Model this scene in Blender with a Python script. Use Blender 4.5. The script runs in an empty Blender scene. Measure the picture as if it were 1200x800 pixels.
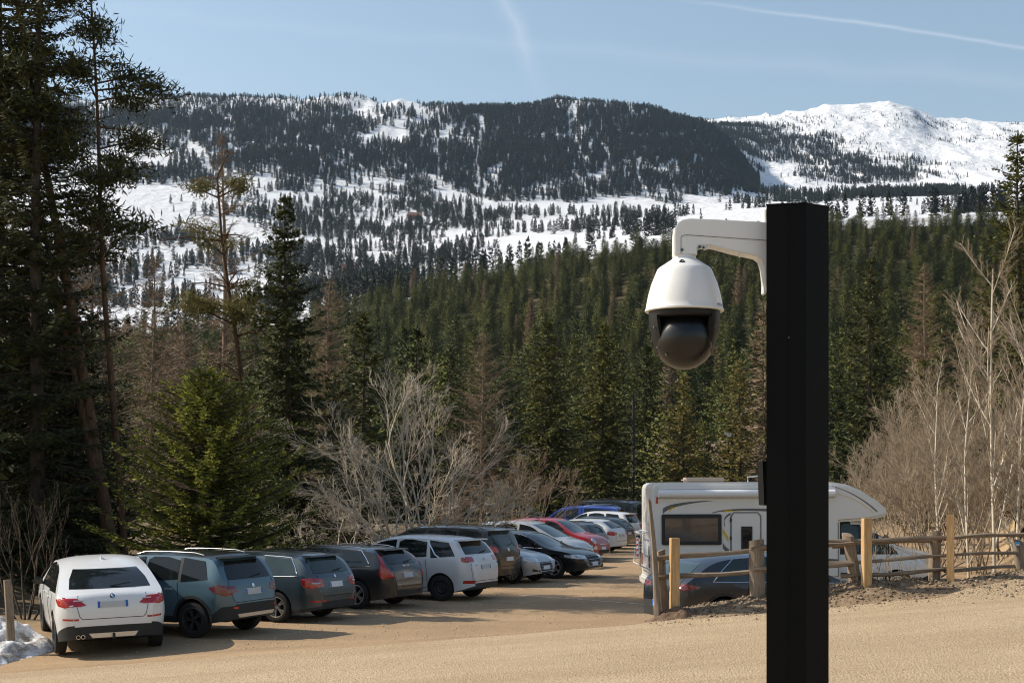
import bpy, bmesh, math, random
import numpy as np
from mathutils import Vector, Matrix
from mathutils.bvhtree import BVHTree

scene = bpy.context.scene
col = scene.collection
R = math.radians
EYE = 2.83          # camera height above the parking lot, metres
FPX = 1667.0        # focal length in pixels of the 1200 px wide photograph
HAZE = 0.000032      # density of the air, per metre

# ------------------------------------------------------------------ camera
cam_data = bpy.data.cameras.new('camera')
cam = bpy.data.objects.new('camera', cam_data)
col.objects.link(cam)
cam.location = (0, 0, EYE)
cam.rotation_euler = (R(90), 0, 0)
cam_data.sensor_width = 36.0
cam_data.lens = 50.0
cam_data.shift_y = 170.0 / 1200.0
cam_data.clip_start = 0.1
cam_data.clip_end = 30000.0
scene.camera = cam

# ------------------------------------------------------------------ sun and sky
SUN_EL, SUN_AZ = R(39), R(-78)      # azimuth from +Y (view direction), negative = left
sun_from = Vector((math.sin(SUN_AZ) * math.cos(SUN_EL), math.cos(SUN_AZ) * math.cos(SUN_EL), math.sin(SUN_EL)))
sun_data = bpy.data.lights.new('sun', 'SUN')
sun_data.energy = 5.0
sun_data.angle = R(0.53)
sun_data.color = (1.0, 0.91, 0.77)
sun = bpy.data.objects.new('sun', sun_data)
col.objects.link(sun)
sun.rotation_euler = (-sun_from).to_track_quat('-Z', 'Y').to_euler()

world = bpy.data.worlds.new('World')
scene.world = world
world.use_nodes = True
wn, wl = world.node_tree.nodes, world.node_tree.links
wn.clear()
w_out = wn.new('ShaderNodeOutputWorld')
w_bg = wn.new('ShaderNodeBackground')
w_sky = wn.new('ShaderNodeTexSky')
w_sky.sky_type = 'NISHITA'
w_sky.sun_disc = False
w_sky.sun_elevation = SUN_EL
w_sky.sun_rotation = SUN_AZ
w_sky.altitude = 1600
w_sky.air_density = 1.65
w_sky.dust_density = 6.0
w_sky.ozone_density = 1.0
w_bg.inputs['Strength'].default_value = 0.12


def wmath(op, a, b=None, c=None):
    n = wn.new('ShaderNodeMath')
    n.operation = op
    for i, v in enumerate((a, b, c)):
        if v is None:
            continue
        if isinstance(v, (int, float)):
            n.inputs[i].default_value = v
        else:
            wl.new(v, n.inputs[i])
    return n.outputs[0]


# thin ice-cloud streaks (old contrails): lines in the plane of directions (x/y, z/y)
w_tc = wn.new('ShaderNodeTexCoord')
w_sep = wn.new('ShaderNodeSeparateXYZ')
wl.new(w_tc.outputs['Generated'], w_sep.inputs[0])
w_y = wmath('MAXIMUM', w_sep.outputs[1], 0.05)
w_u = wmath('DIVIDE', w_sep.outputs[0], w_y)
w_v = wmath('DIVIDE', w_sep.outputs[2], w_y)
w_noise = wn.new('ShaderNodeTexNoise')
w_noise.inputs['Scale'].default_value = 22
w_noise.inputs['Detail'].default_value = 5
wl.new(w_tc.outputs['Generated'], w_noise.inputs['Vector'])
w_n = w_noise.outputs[0]


def streak(u0, v0, u1, v1, bend, wid, amp, u_lo, u_hi, along='u'):
    a, b = (w_u, w_v) if along == 'u' else (w_v, w_u)
    a0, b0, a1, b1 = (u0, v0, u1, v1) if along == 'u' else (v0, u0, v1, u1)
    k = (b1 - b0) / (a1 - a0)
    t = wmath('SUBTRACT', a, a0)
    line = wmath('ADD', wmath('MULTIPLY', t, k), b0)
    line = wmath('ADD', line, wmath('MULTIPLY', wmath('MULTIPLY', t, t), bend))
    line = wmath('ADD', line, wmath('MULTIPLY', wmath('SUBTRACT', w_n, 0.5), wid * 1.6))
    d = wmath('ABSOLUTE', wmath('SUBTRACT', b, line))
    m = wmath('SUBTRACT', 1.0, wmath('DIVIDE', d, wid))
    m = wmath('MAXIMUM', m, 0.0)
    m = wmath('MULTIPLY', m, m)
    f0 = wn.new('ShaderNodeMapRange')
    f0.interpolation_type = 'SMOOTHSTEP'
    wl.new(a, f0.inputs[0])
    f0.inputs[1].default_value, f0.inputs[2].default_value = u_lo, u_hi
    m = wmath('MULTIPLY', m, f0.outputs[0])
    return wmath('MULTIPLY', wmath('MULTIPLY', m, amp), wmath('ADD', 0.45, wmath('MULTIPLY', w_n, 1.1)))


s1 = streak(0.114, 0.342, 0.36, 0.314, -0.10, 0.0030, 0.22, 0.09, 0.20)
s2 = streak(-0.005, 0.345, 0.022, 0.270, 0.0, 0.0125, 0.17, 0.258, 0.330, 'v')
s3 = streak(-0.30, 0.337, 0.06, 0.303, 0.02, 0.010, 0.05, -0.34, -0.20)
s4 = streak(0.0, 0.312, 0.36, 0.285, 0.02, 0.014, 0.035, 0.0, 0.15)
w_sum = wmath('MINIMUM', wmath('ADD', wmath('ADD', s1, s2), wmath('ADD', s3, s4)), 0.6)
w_mix = wn.new('ShaderNodeMix')
w_mix.data_type = 'RGBA'
wl.new(w_sum, w_mix.inputs[0])
wl.new(w_sky.outputs[0], w_mix.inputs[6])
w_mix.inputs[7].default_value = (7.2, 7.3, 7.4, 1)
wl.new(w_mix.outputs[2], w_bg.inputs['Color'])
wl.new(w_bg.outputs[0], w_out.inputs[0])

vs = scene.view_settings
vs.view_transform = 'Standard'
vs.look = 'None'
vs.exposure = 0.32
vs.gamma = 1.0
vs.use_curve_mapping = False
scene.cycles.use_denoising = True
scene.cycles.filter_width = 1.1
scene.cycles.max_bounces = 6
scene.cycles.diffuse_bounces = 2
scene.cycles.glossy_bounces = 3
scene.cycles.transparent_max_bounces = 8
scene.cycles.volume_bounces = 0
scene.cycles.volume_step_rate = 4

rng = np.random.default_rng(7)
random.seed(7)


# ------------------------------------------------------------------ small helpers
def W(px, py, d):
    """point of the place seen at photograph pixel (px, py) when it stands d metres ahead"""
    return Vector(((px - 600.0) / FPX * d, d, EYE + (570.0 - py) / FPX * d))


def tag(o, label=None, cat=None, group=None, kind=None):
    for k, v in (('label', label), ('category', cat), ('group', group), ('kind', kind)):
        if v:
            o[k] = v
    return o


def fast_mesh(name, verts, faces, smooth=False):
    """verts (N,3); faces: one (M,k) array or a list of index lists"""
    me = bpy.data.meshes.new(name)
    verts = np.asarray(verts, dtype=np.float32)
    if isinstance(faces, np.ndarray) and faces.ndim == 2:
        m, k = faces.shape
        me.vertices.add(len(verts))
        me.vertices.foreach_set('co', verts.ravel())
        me.loops.add(m * k)
        me.loops.foreach_set('vertex_index', faces.astype(np.int32).ravel())
        me.polygons.add(m)
        me.polygons.foreach_set('loop_start', np.arange(0, m * k, k, dtype=np.int32))
        me.update(calc_edges=True)
    else:
        me.from_pydata([tuple(v) for v in verts], [], [tuple(int(i) for i in f) for f in faces])
    if smooth:
        me.polygons.foreach_set('use_smooth', np.ones(len(me.polygons), dtype=bool))
    me.update()
    return me


def add(name, me, mat=None, parent=None, loc=None, rotz=0.0):
    o = bpy.data.objects.new(name, me)
    col.objects.link(o)
    if mat is not None and me is not None and not me.materials:
        me.materials.append(mat)
    if parent is not None:
        o.parent = parent
    if loc is not None:
        o.location = loc
    if rotz:
        o.rotation_euler = (0, 0, rotz)
    return o


def empty(name, loc, rotz=0.0):
    o = bpy.data.objects.new(name, None)
    col.objects.link(o)
    o.empty_display_size = 0.3
    o.location = loc
    o.rotation_euler = (0, 0, rotz)
    return o


class MB:
    """collects simple shapes into one mesh"""
    def __init__(self):
        self.v, self.f = [], []

    def raw(self, v, f):
        b = len(self.v)
        self.v += [tuple(p) for p in v]
        self.f += [tuple(i + b for i in q) for q in f]
        return self

    def box(self, c, s, rz=0.0, taper=1.0, bev=0.0):
        x, y, z = s[0] / 2, s[1] / 2, s[2] / 2
        if bev <= 0:
            pts = [(-x, -y, -z), (x, -y, -z), (x, y, -z), (-x, y, -z),
                   (-x * taper, -y * taper, z), (x * taper, -y * taper, z), (x * taper, y * taper, z), (-x * taper, y * taper, z)]
            fs = [(0, 3, 2, 1), (4, 5, 6, 7), (0, 1, 5, 4), (1, 2, 6, 5), (2, 3, 7, 6), (3, 0, 4, 7)]
        else:
            bm = bmesh.new()
            bmesh.ops.create_cube(bm, size=1)
            for v in bm.verts:
                v.co = Vector((v.co.x * s[0], v.co.y * s[1], v.co.z * s[2]))
            bmesh.ops.bevel(bm, geom=bm.edges[:], offset=bev, segments=2, affect='EDGES')
            bm.verts.index_update()
            pts = [tuple(v.co) for v in bm.verts]
            fs = [tuple(v.index for v in f.verts) for f in bm.faces]
            bm.free()
        cs, sn = math.cos(rz), math.sin(rz)
        pts = [(c[0] + p[0] * cs - p[1] * sn, c[1] + p[0] * sn + p[1] * cs, c[2] + p[2]) for p in pts]
        return self.raw(pts, fs)

    def tube(self, pts, rad, n=8, cap=True):
        pts = [Vector(p) for p in pts]
        m = len(pts)
        rads = rad if isinstance(rad, (list, tuple)) else [rad] * m
        rings = []
        up = Vector((0, 0, 1))
        for i, p in enumerate(pts):
            t = (pts[min(i + 1, m - 1)] - pts[max(i - 1, 0)]).normalized()
            a = t.cross(up)
            if a.length < 1e-3:
                a = t.cross(Vector((0, 1, 0)))
            a.normalize()
            b = a.cross(t).normalized()
            rings.append([p + (a * math.cos(2 * math.pi * k / n) + b * math.sin(2 * math.pi * k / n)) * rads[i] for k in range(n)])
        v = [q for r in rings for q in r]
        f = []
        for i in range(m - 1):
            for k in range(n):
                f.append((i * n + k, i * n + (k + 1) % n, (i + 1) * n + (k + 1) % n, (i + 1) * n + k))
        if cap:
            f.append(tuple(range(n - 1, -1, -1)))
            f.append(tuple((m - 1) * n + k for k in range(n)))
        return self.raw(v, f)

    def lathe(self, prof, n=32, c=(0, 0, 0), axis='z', close=False):
        """prof: (r, h) pairs, turned about the axis"""
        v, f = [], []
        for r, h in prof:
            for k in range(n):
                a = 2 * math.pi * k / n
                x, y = r * math.cos(a), r * math.sin(a)
                p = (x, y, h) if axis == 'z' else (x, h, y)
                v.append((p[0] + c[0], p[1] + c[1], p[2] + c[2]))
        m = len(prof)
        for i in range(m - 1 if not close else m):
            j = (i + 1) % m
            for k in range(n):
                f.append((i * n + k, i * n + (k + 1) % n, j * n + (k + 1) % n, j * n + k))
        return self.raw(v, f)

    def prism(self, poly, h0, h1, plane='xz'):
        """extrude a polygon between two offsets along the plane's normal"""
        n = len(poly)
        def at(p, h):
            return {'xz': (p[0], h, p[1]), 'xy': (p[0], p[1], h), 'yz': (h, p[0], p[1])}[plane]
        v = [at(p, h0) for p in poly] + [at(p, h1) for p in poly]
        f = [tuple(range(n)), tuple(range(2 * n - 1, n - 1, -1))]
        f += [(i, i + n, (i + 1) % n + n, (i + 1) % n) for i in range(n)]
        return self.raw(v, f)

    def mesh(self, name, smooth=None):
        me = bpy.data.meshes.new(name)
        me.from_pydata(self.v, [], self.f)
        bm = bmesh.new()
        bm.from_mesh(me)
        bmesh.ops.recalc_face_normals(bm, faces=bm.faces[:])
        bm.to_mesh(me)
        bm.free()
        if smooth:
            me.polygons.foreach_set('use_smooth', np.ones(len(me.polygons), dtype=bool))
            me.set_sharp_from_angle(angle=R(smooth))
        me.update()
        return me

    def build(self, name, mat, parent=None, smooth=None, loc=None, rotz=0.0):
        return add(name, self.mesh(name, smooth), mat, parent, loc, rotz)


# ------------------------------------------------------------------ materials
class Nodes:
    def __init__(self, name):
        self.m = bpy.data.materials.new(name)
        self.m.use_nodes = True
        self.t = self.m.node_tree
        self.n, self.l = self.t.nodes, self.t.links
        self.b = self.n['Principled BSDF']

    def new(self, typ, **kw):
        n = self.n.new(typ)
        for k, v in kw.items():
            if k.startswith('i_'):
                n.inputs[k[2:].replace('_', ' ')].default_value = v
            else:
                setattr(n, k, v)
        return n

    def coord(self, which='Object', scale=None):
        c = self.new('ShaderNodeTexCoord').outputs[which]
        if scale:
            mp = self.new('ShaderNodeMapping')
            mp.inputs['Scale'].default_value = scale
            self.l.new(c, mp.inputs[0])
            c = mp.outputs[0]
        return c

    def noise(self, scale, detail=4.0, rough=0.55, co=None, dist=0.0):
        n = self.new('ShaderNodeTexNoise')
        n.inputs['Scale'].default_value = scale
        n.inputs['Detail'].default_value = detail
        n.inputs['Roughness'].default_value = rough
        n.inputs['Distortion'].default_value = dist
        if co is not None:
            self.l.new(co, n.inputs['Vector'])
        return n.outputs[0]

    def ramp(self, fac, stops):
        r = self.new('ShaderNodeValToRGB')
        e = r.color_ramp.elements
        while len(e) < len(stops):
            e.new(0.5)
        for el, (p, c) in zip(e, stops):
            el.position = p
            el.color = (c[0], c[1], c[2], 1) if not isinstance(c, (int, float)) else (c, c, c, 1)
        self.l.new(fac, r.inputs[0])
        return r.outputs[0]

    def mix(self, fac, a, b, blend='MIX'):
        m = self.new('ShaderNodeMix', data_type='RGBA', blend_type=blend)
        for i, v in ((0, fac), (6, a), (7, b)):
            if isinstance(v, (int, float)):
                m.inputs[i].default_value = v
            elif isinstance(v, (tuple, list)):
                m.inputs[i].default_value = (v[0], v[1], v[2], 1)
            else:
                self.l.new(v, m.inputs[i])
        return m.outputs[2]

    def math(self, op, a, b=0.0):
        m = self.new('ShaderNodeMath', operation=op)
        for i, v in ((0, a), (1, b)):
            if isinstance(v, (int, float)):
                m.inputs[i].default_value = v
            else:
                self.l.new(v, m.inputs[i])
        return m.outputs[0]

    def bump(self, h, strength=0.3, dist=0.02):
        b = self.new('ShaderNodeBump')
        b.inputs['Strength'].default_value = strength
        b.inputs['Distance'].default_value = dist
        self.l.new(h, b.inputs['Height'])
        self.l.new(b.outputs[0], self.b.inputs['Normal'])

    def set(self, **kw):
        for k, v in kw.items():
            i = self.b.inputs[k.replace('_', ' ')]
            if isinstance(v, (int, float)):
                i.default_value = v
            elif isinstance(v, tuple):
                i.default_value = (v[0], v[1], v[2], 1)
            else:
                self.l.new(v, i)
        return self


def plain(name, c, rough=0.5, metal=0.0, coat=0.0, var=0.12, scale=30.0, spec=0.5, bump=0.0):
    """a plain surface with faint mottling in colour and roughness"""
    q = Nodes(name)
    co = q.coord()
    n = q.noise(scale, 4, 0.6, co)
    q.set(Base_Color=q.mix(n, tuple(x * (1 - var) for x in c), tuple(min(1, x * (1 + var)) for x in c)),
          Metallic=metal, Coat_Weight=coat, Specular_IOR_Level=spec)
    q.set(Roughness=q.math('ADD', q.math('MULTIPLY', n, rough * 0.3), rough * 0.85))
    if bump:
        q.bump(n, bump, 0.01)
    return q.m


def paint(name, c, metal=0.0, rough=0.35, dust=0.12, coat=0.7):
    """car paint under clear coat with road dust towards the sills"""
    q = Nodes(name)
    co = q.coord()
    sep = q.new('ShaderNodeSeparateXYZ')
    q.l.new(co, sep.inputs[0])
    n = q.noise(7, 5, 0.65, co)
    low = q.new('ShaderNodeMapRange')
    q.l.new(sep.outputs[2], low.inputs[0])
    low.inputs[1].default_value, low.inputs[2].default_value = 0.75, 0.2
    d = q.math('MULTIPLY', q.math('ADD', q.math('MULTIPLY', low.outputs[0], 2.6), 0.5), q.math('MULTIPLY', n, dust * 1.6))
    q.set(Base_Color=q.mix(d, c, (0.30, 0.25, 0.19)), Metallic=metal, Coat_Weight=coat, Coat_Roughness=0.05)
    q.set(Roughness=q.math('ADD', q.math('MULTIPLY', d, 0.8), rough))
    return q.m


# ------------------------------------------------------------------ terrain heights
_perm = np.random.default_rng(3).random((256, 256))


def vnoise(x, y):
    xi, yi = np.floor(x).astype(int), np.floor(y).astype(int)
    fx, fy = x - xi, y - yi
    fx, fy = fx * fx * (3 - 2 * fx), fy * fy * (3 - 2 * fy)
    g = lambda a, b: _perm[a & 255, b & 255]
    return (g(xi, yi) * (1 - fx) + g(xi + 1, yi) * fx) * (1 - fy) + (g(xi, yi + 1) * (1 - fx) + g(xi + 1, yi + 1) * fx) * fy


def fbm(x, y, o=4):
    s, a, t = 0.0, 0.5, 0.0
    for k in range(o):
        s = s + a * vnoise(x * 2 ** k + 17.3 * k, y * 2 ** k + 9.1 * k)
        t += a
        a *= 0.5
    return s / t - 0.5


def sstep(a, b, x):
    t = np.clip((x - a) / (b - a), 0, 1)
    return t * t * (3 - 2 * t)


# photograph rows of the bare ground at given distances (columns: photograph x)
COLS = np.array([-900, -200, 0, 150, 300, 400, 500, 600, 650, 700, 760, 800, 840, 880, 900, 960, 1000, 1040, 1070, 1095, 1120, 1200, 1500, 2100], float)
ROWS = {
    90:   [612, 612, 614, 616, 618, 620, 621, 621, 621, 621, 621, 620, 618, 614, 612, 606, 602, 598, 596, 594, 592, 588, 580, 575],
    150:  [560, 560, 562, 565, 566, 566, 566, 566, 566, 566, 566, 566, 565, 562, 560, 556, 552, 549, 547, 545, 543, 538, 530, 525],
    205:  [500, 500, 505, 512, 515, 515, 514, 512, 511, 510, 508, 506, 504, 502, 500, 495, 490, 486, 483, 481, 478, 470, 460, 450],
    330:  [425, 425, 430, 435, 432, 425, 415, 405, 400, 396, 391, 388, 385, 382, 380, 376, 373, 371, 369, 368, 367, 362, 355, 345],
    520:  [407, 407, 407, 402, 392, 374, 354, 332, 321, 311, 299, 293, 288, 283, 281, 275, 272, 270, 269, 268, 267, 265, 257, 247],
    1150: [350, 350, 352, 350, 350, 338, 324, 304, 294, 284, 272, 268, 264, 260, 258, 252, 249, 247, 246, 245, 244, 242, 236, 225],
    1600: [280, 280, 278, 276, 282, 284, 278, 268, 264, 260, 256, 253, 250, 247, 246, 243, 241, 239, 238, 237, 236, 233, 226, 215],
    2000: [214, 214, 214, 215, 220, 228, 232, 236, 237, 238, 240, 240, 239, 238, 237, 235, 233, 231, 230, 229, 228, 224, 215, 205],
    2300: [150, 150, 152, 158, 162, 170, 172, 174, 176, 178, 180, 186, 200, 222, 228, 227, 225, 223, 222, 221, 220, 216, 205, 195],
    2600: [115, 115, 116, 117, 116, 115, 125, 129, 119, 123, 131, 136, 154, 198, 216, 218, 217, 215, 214, 213, 212, 206, 195, 185],
    3000: [150, 150, 150, 150, 150, 150, 152, 154, 152, 152, 154, 158, 165, 176, 184, 186, 185, 184, 184, 184, 183, 178, 165, 155],
    3600: [165, 165, 165, 165, 165, 165, 162, 158, 155, 150, 146, 142, 139, 136, 134, 127, 124, 121, 124, 138, 141, 144, 140, 138],
    5000: [300] * 24,
    6500: [470] * 24,
}
_RD = np.log(np.array(sorted(ROWS), float))
_RV = np.array([ROWS[k] for k in sorted(ROWS)], float)


def zfar(x, y):
    y = np.maximum(y, 60.0)
    px = 600 + FPX * x / y
    ld = np.log(y)
    k = np.clip(np.searchsorted(_RD, ld) - 1, 0, len(_RD) - 2)
    t = np.clip((ld - _RD[k]) / (_RD[k + 1] - _RD[k]), -0.5, 1)
    rows = np.array([np.interp(px.ravel(), COLS, _RV[i]) for i in range(len(_RD))])
    idx = np.arange(px.size)
    kk, tt = k.ravel(), t.ravel()

    def row(i):
        return rows[np.clip(i, 0, len(_RD) - 1), idx]
    a, b = row(kk), row(kk + 1)
    m0 = (b - row(kk - 1)) * 0.35
    m1 = (row(kk + 2) - a) * 0.35
    t2, t3 = tt * tt, tt * tt * tt
    sharp = np.exp(kk * 0) * ((np.exp(_RD[np.clip(kk, 0, 99)]) > 2200))
    h = (2 * t3 - 3 * t2 + 1) * a + (t3 - 2 * t2 + tt) * m0 + (-2 * t3 + 3 * t2) * b + (t3 - t2) * m1
    lin = a + (b - a) * tt
    py = np.where(sharp > 0, 0.25 * h + 0.75 * lin, h).reshape(px.shape)
    z = EYE + (570 - py) / FPX * y
    amp = np.interp(y, [90, 200, 520, 1500, 2000, 2300, 3000, 4000], [0.3, 2, 6, 7, 9, 22, 26, 26])
    z = z + amp * fbm(x / 210.0, y / 260.0, 5) + amp * 0.75 * sstep(1900, 2300, y) * (np.abs(fbm(x / 75.0, y / 200.0, 5)) * -2.0 + 0.25)
    return z


def zground(x, y):
    x, y = np.asarray(x, float), np.asarray(y, float)
    lot = 0.05 * fbm(x / 6, y / 6, 3)
    left = sstep(-8.4, -16, x - (y - 26) * -0.18) * 1.3 * sstep(90, 60, y)
    # verge on the far side of the row: woodland floor a little higher
    edge = x - (-13.0 + (y - 24) * 0.30)
    lot = lot + 0.9 * sstep(0, -7, edge) + left * 0.3
    road = 0.36 + 0.075 * np.clip(x, -12, 60) - 0.018 * (y - 23.5) + 0.02 * fbm(x / 3, y / 3, 3)
    road = np.minimum(road, 1.9)
    ye = 23.6 + 0.25 * np.sin(x * 0.25) + 0.02 * np.clip(-x, 0, 30)
    t = sstep(ye, ye + 4.2, y)
    z = road * (1 - t) + lot * t
    # earth bank that carries the fence, right of the entrance
    b = sstep(2.0, 3.0, x) * np.exp(-((y - 24.55) / 0.62) ** 2)
    rough = 1 + 1.0 * fbm(x * 1.3, y * 1.3, 5)
    z = z + b * (0.20 + 0.28 * np.clip((x - 3) / 4, 0, 1)) * rough
    z = z - 0.13 * np.exp(-((x - 5.2) / 2.6) ** 2 - ((y - 28.0) / 1.6) ** 2)
    # shelf of dry grass to the right of the motorhome
    s = sstep(8.4, 10.6, x - (y - 24.5) * 0.34) * sstep(23.7, 25.2, y)
    shelf = 1.12 + 0.012 * (y - 25) + 0.03 * np.clip(x - 11, 0, 30) + 0.22 * fbm(x / 2.2, y / 2.2, 4)
    z = z * (1 - s) + shelf * s
    f = sstep(70, 90, y)
    zf = zfar(x, y)
    return z * (1 - f) + zf * f


def gz(x, y):
    return float(zground(np.array([x]), np.array([y]))[0])


def hz(x, y):
    return gz(x, y) if y < 90 else float(zfar(np.array([x]), np.array([y]))[0])


def grid_mesh(name, xs, ys, zf):
    X, Y = np.meshgrid(xs, ys)
    Z = zf(X, Y)
    v = np.stack([X.ravel(), Y.ravel(), Z.ravel()], 1)
    nx, ny = len(xs), len(ys)
    i = np.arange(nx * ny).reshape(ny, nx)
    f = np.stack([i[:-1, :-1].ravel(), i[:-1, 1:].ravel(), i[1:, 1:].ravel(), i[1:, :-1].ravel()], 1)
    return fast_mesh(name, v, f, True)


# ------------------------------------------------------------------ ground materials
def mat_ground():
    q = Nodes('earth')
    co = q.coord()
    big = q.noise(0.35, 6, 0.6, co)
    st = q.noise(1.0, 5, 0.6, q.coord('Object', (0.12, 1.0, 1.0)))
    fine = q.noise(26, 6, 0.7, co)
    c = q.ramp(big, [(0.30, (0.25, 0.165, 0.090)), (0.52, (0.335, 0.225, 0.128)), (0.72, (0.40, 0.28, 0.165))])
    c = q.mix(q.ramp(st, [(0.42, 0.0), (0.62, 0.55)]), c, (0.20, 0.135, 0.08))
    c = q.mix(q.ramp(fine, [(0.35, 0.0), (0.75, 0.5)]), c, (0.43, 0.32, 0.20))
    at = q.new('ShaderNodeAttribute', attribute_name='cover')
    sp = q.new('ShaderNodeSeparateColor')
    q.l.new(at.outputs['Color'], sp.inputs[0])
    litter = q.ramp(q.noise(9, 6, 0.7, co), [(0.3, (0.10, 0.072, 0.042)), (0.7, (0.22, 0.16, 0.09))])
    grass = q.ramp(q.noise(6, 6, 0.7, co), [(0.3, (0.26, 0.17, 0.075)), (0.7, (0.47, 0.34, 0.17))])
    soil = q.ramp(q.noise(7, 8, 0.75, co), [(0.32, (0.10, 0.068, 0.042)), (0.5, (0.21, 0.15, 0.095)), (0.68, (0.36, 0.28, 0.19))])
    c = q.mix(sp.outputs[0], c, litter)
    c = q.mix(sp.outputs[1], c, grass)
    c = q.mix(sp.outputs[2], c, soil)
    q.set(Base_Color=c, Roughness=0.95, Specular_IOR_Level=0.2)
    q.bump(q.math('ADD', fine, q.math('MULTIPLY', q.noise(5, 5, 0.6, co), 1.6)), 0.7, 0.03)
    return q.m


def mat_road():
    q = Nodes('gravel_road')
    co = q.coord()
    big = q.noise(0.5, 5, 0.6, co)
    trk = q.noise(0.9, 4, 0.6, q.coord('Object', (0.06, 1.0, 1.0)))
    fine = q.noise(38, 5, 0.75, co)
    vor = q.new('ShaderNodeTexVoronoi')
    vor.inputs['Scale'].default_value = 34
    q.l.new(co, vor.inputs['Vector'])
    c = q.ramp(big, [(0.3, (0.43, 0.320, 0.195)), (0.7, (0.53, 0.405, 0.26))])
    c = q.mix(q.ramp(trk, [(0.42, 0.0), (0.62, 0.55)]), c, (0.36, 0.26, 0.155))
    mid = q.noise(13, 5, 0.7, co)
    c = q.mix(q.ramp(fine, [(0.36, 0.85), (0.49, 0.0)]), c, (0.24, 0.165, 0.10))
    c = q.mix(q.ramp(mid, [(0.36, 0.7), (0.47, 0.0)]), c, (0.30, 0.21, 0.125))
    c = q.mix(q.ramp(fine, [(0.53, 0.0), (0.66, 0.75)]), c, (0.66, 0.54, 0.39))
    q.set(Base_Color=c, Roughness=0.93, Specular_IOR_Level=0.2)
    q.bump(q.math('ADD', q.math('ADD', fine, mid), q.math('MULTIPLY', vor.outputs['Distance'], 0.8)), 0.8, 0.03)
    return q.m


def mat_forest_floor():
    q = Nodes('forest_floor')
    co = q.coord()
    n = q.noise(0.05, 6, 0.65, co)
    q.set(Base_Color=q.ramp(n, [(0.3, (0.05, 0.042, 0.024)), (0.7, (0.13, 0.10, 0.055))]), Roughness=1.0, Specular_IOR_Level=0.1)
    return q.m


def mat_snow():
    q = Nodes('mountain_snow')
    co = q.coord()
    geo = q.new('ShaderNodeNewGeometry')
    sp = q.new('ShaderNodeSeparateXYZ')
    q.l.new(geo.outputs['Normal'], sp.inputs[0])
    rock_n = q.noise(0.022, 8, 0.68, co)
    fine = q.noise(0.11, 6, 0.7, co)
    steep = q.math('SUBTRACT', 0.93, sp.outputs[2])
    m = q.math('ADD', q.math('MULTIPLY', steep, 1.0), q.math('MULTIPLY', q.math('SUBTRACT', q.math('ADD', q.math('MULTIPLY', rock_n, 0.6), q.math('MULTIPLY', fine, 0.4)), 0.535), 3.4))
    m = q.ramp(m, [(0.16, 0.0), (0.34, 0.9)])
    rock = q.ramp(q.noise(0.2, 5, 0.6, co), [(0.3, (0.10, 0.082, 0.065)), (0.7, (0.24, 0.20, 0.16))])
    c = q.mix(m, (0.74, 0.755, 0.78), rock)
    pos = q.new('ShaderNodeSeparateXYZ')
    q.l.new(geo.outputs['Position'], pos.inputs[0])
    mp = q.new('ShaderNodeMapRange')
    q.l.new(pos.outputs[1], mp.inputs[0])
    mp.inputs[1].default_value, mp.inputs[2].default_value = 760, 560
    gr = q.math('MULTIPLY', mp.outputs[0], q.ramp(q.noise(0.012, 6, 0.6, co), [(0.45, 0.0), (0.58, 1.0)]))
    c = q.mix(gr, c, (0.22, 0.16, 0.09))
    q.set(Base_Color=c, Roughness=0.75, Specular_IOR_Level=0.2)
    q.bump(q.noise(0.05, 7, 0.66, co), 0.9, 12.0)
    return q.m


M = {'ground': mat_ground(), 'road': mat_road(), 'floor': mat_forest_floor(), 'snow': mat_snow()}


def lin(*segs):
    out = []
    for a, b, s in segs:
        out += list(np.arange(a, b, s))
    return np.array(out + [segs[-1][1]])


xs = lin((-90, -30, 3), (-30, -13, 0.8), (-13, 14, 0.22), (14, 30, 0.8), (30, 90, 3))
ys = lin((-60, 10, 4), (10, 18, 1), (18, 23, 0.3), (23, 27, 0.12), (27, 60, 0.4), (60, 92, 1.2))
g_me = grid_mesh('ground', xs, ys, zground)
GX, GY = np.meshgrid(xs, ys)
edge = GX - (-13.0 + (GY - 24) * 0.30)
nz = fbm(GX / 1.5, GY / 1.5, 4)
c_lit = np.maximum(sstep(0.6, -1.4, edge + nz * 3) * sstep(23.0, 24.5, GY + nz), sstep(66, 84, GY - np.clip(GX - 4, 0, 99) * 0.2))
c_lit = np.maximum(c_lit, sstep(-9.2, -10.6, GX + nz * 1.2) * sstep(23.4, 24.6, GY + nz))
c_gr = sstep(8.6, 9.8, GX - (GY - 24.5) * 0.34 + nz * 2) * sstep(24.9, 25.9, GY + nz * 0.8)
c_so = sstep(1.6, 2.6, GX + nz * 1.4) * np.exp(-((GY - 24.6) / 0.95) ** 4) * (1 - 0.75 * sstep(8.8, 10.4, GX) * sstep(25.0, 25.4, GY))
att = g_me.color_attributes.new('cover', 'FLOAT_COLOR', 'POINT')
cols = np.stack([c_lit.ravel(), c_gr.ravel(), c_so.ravel(), np.ones(c_lit.size)], 1).astype(np.float32)
att.data.foreach_set('color', cols.ravel())
ground = tag(add('ground', g_me, M['ground']), 'brown packed earth of the parking lot and its verges', kind='structure')

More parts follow.
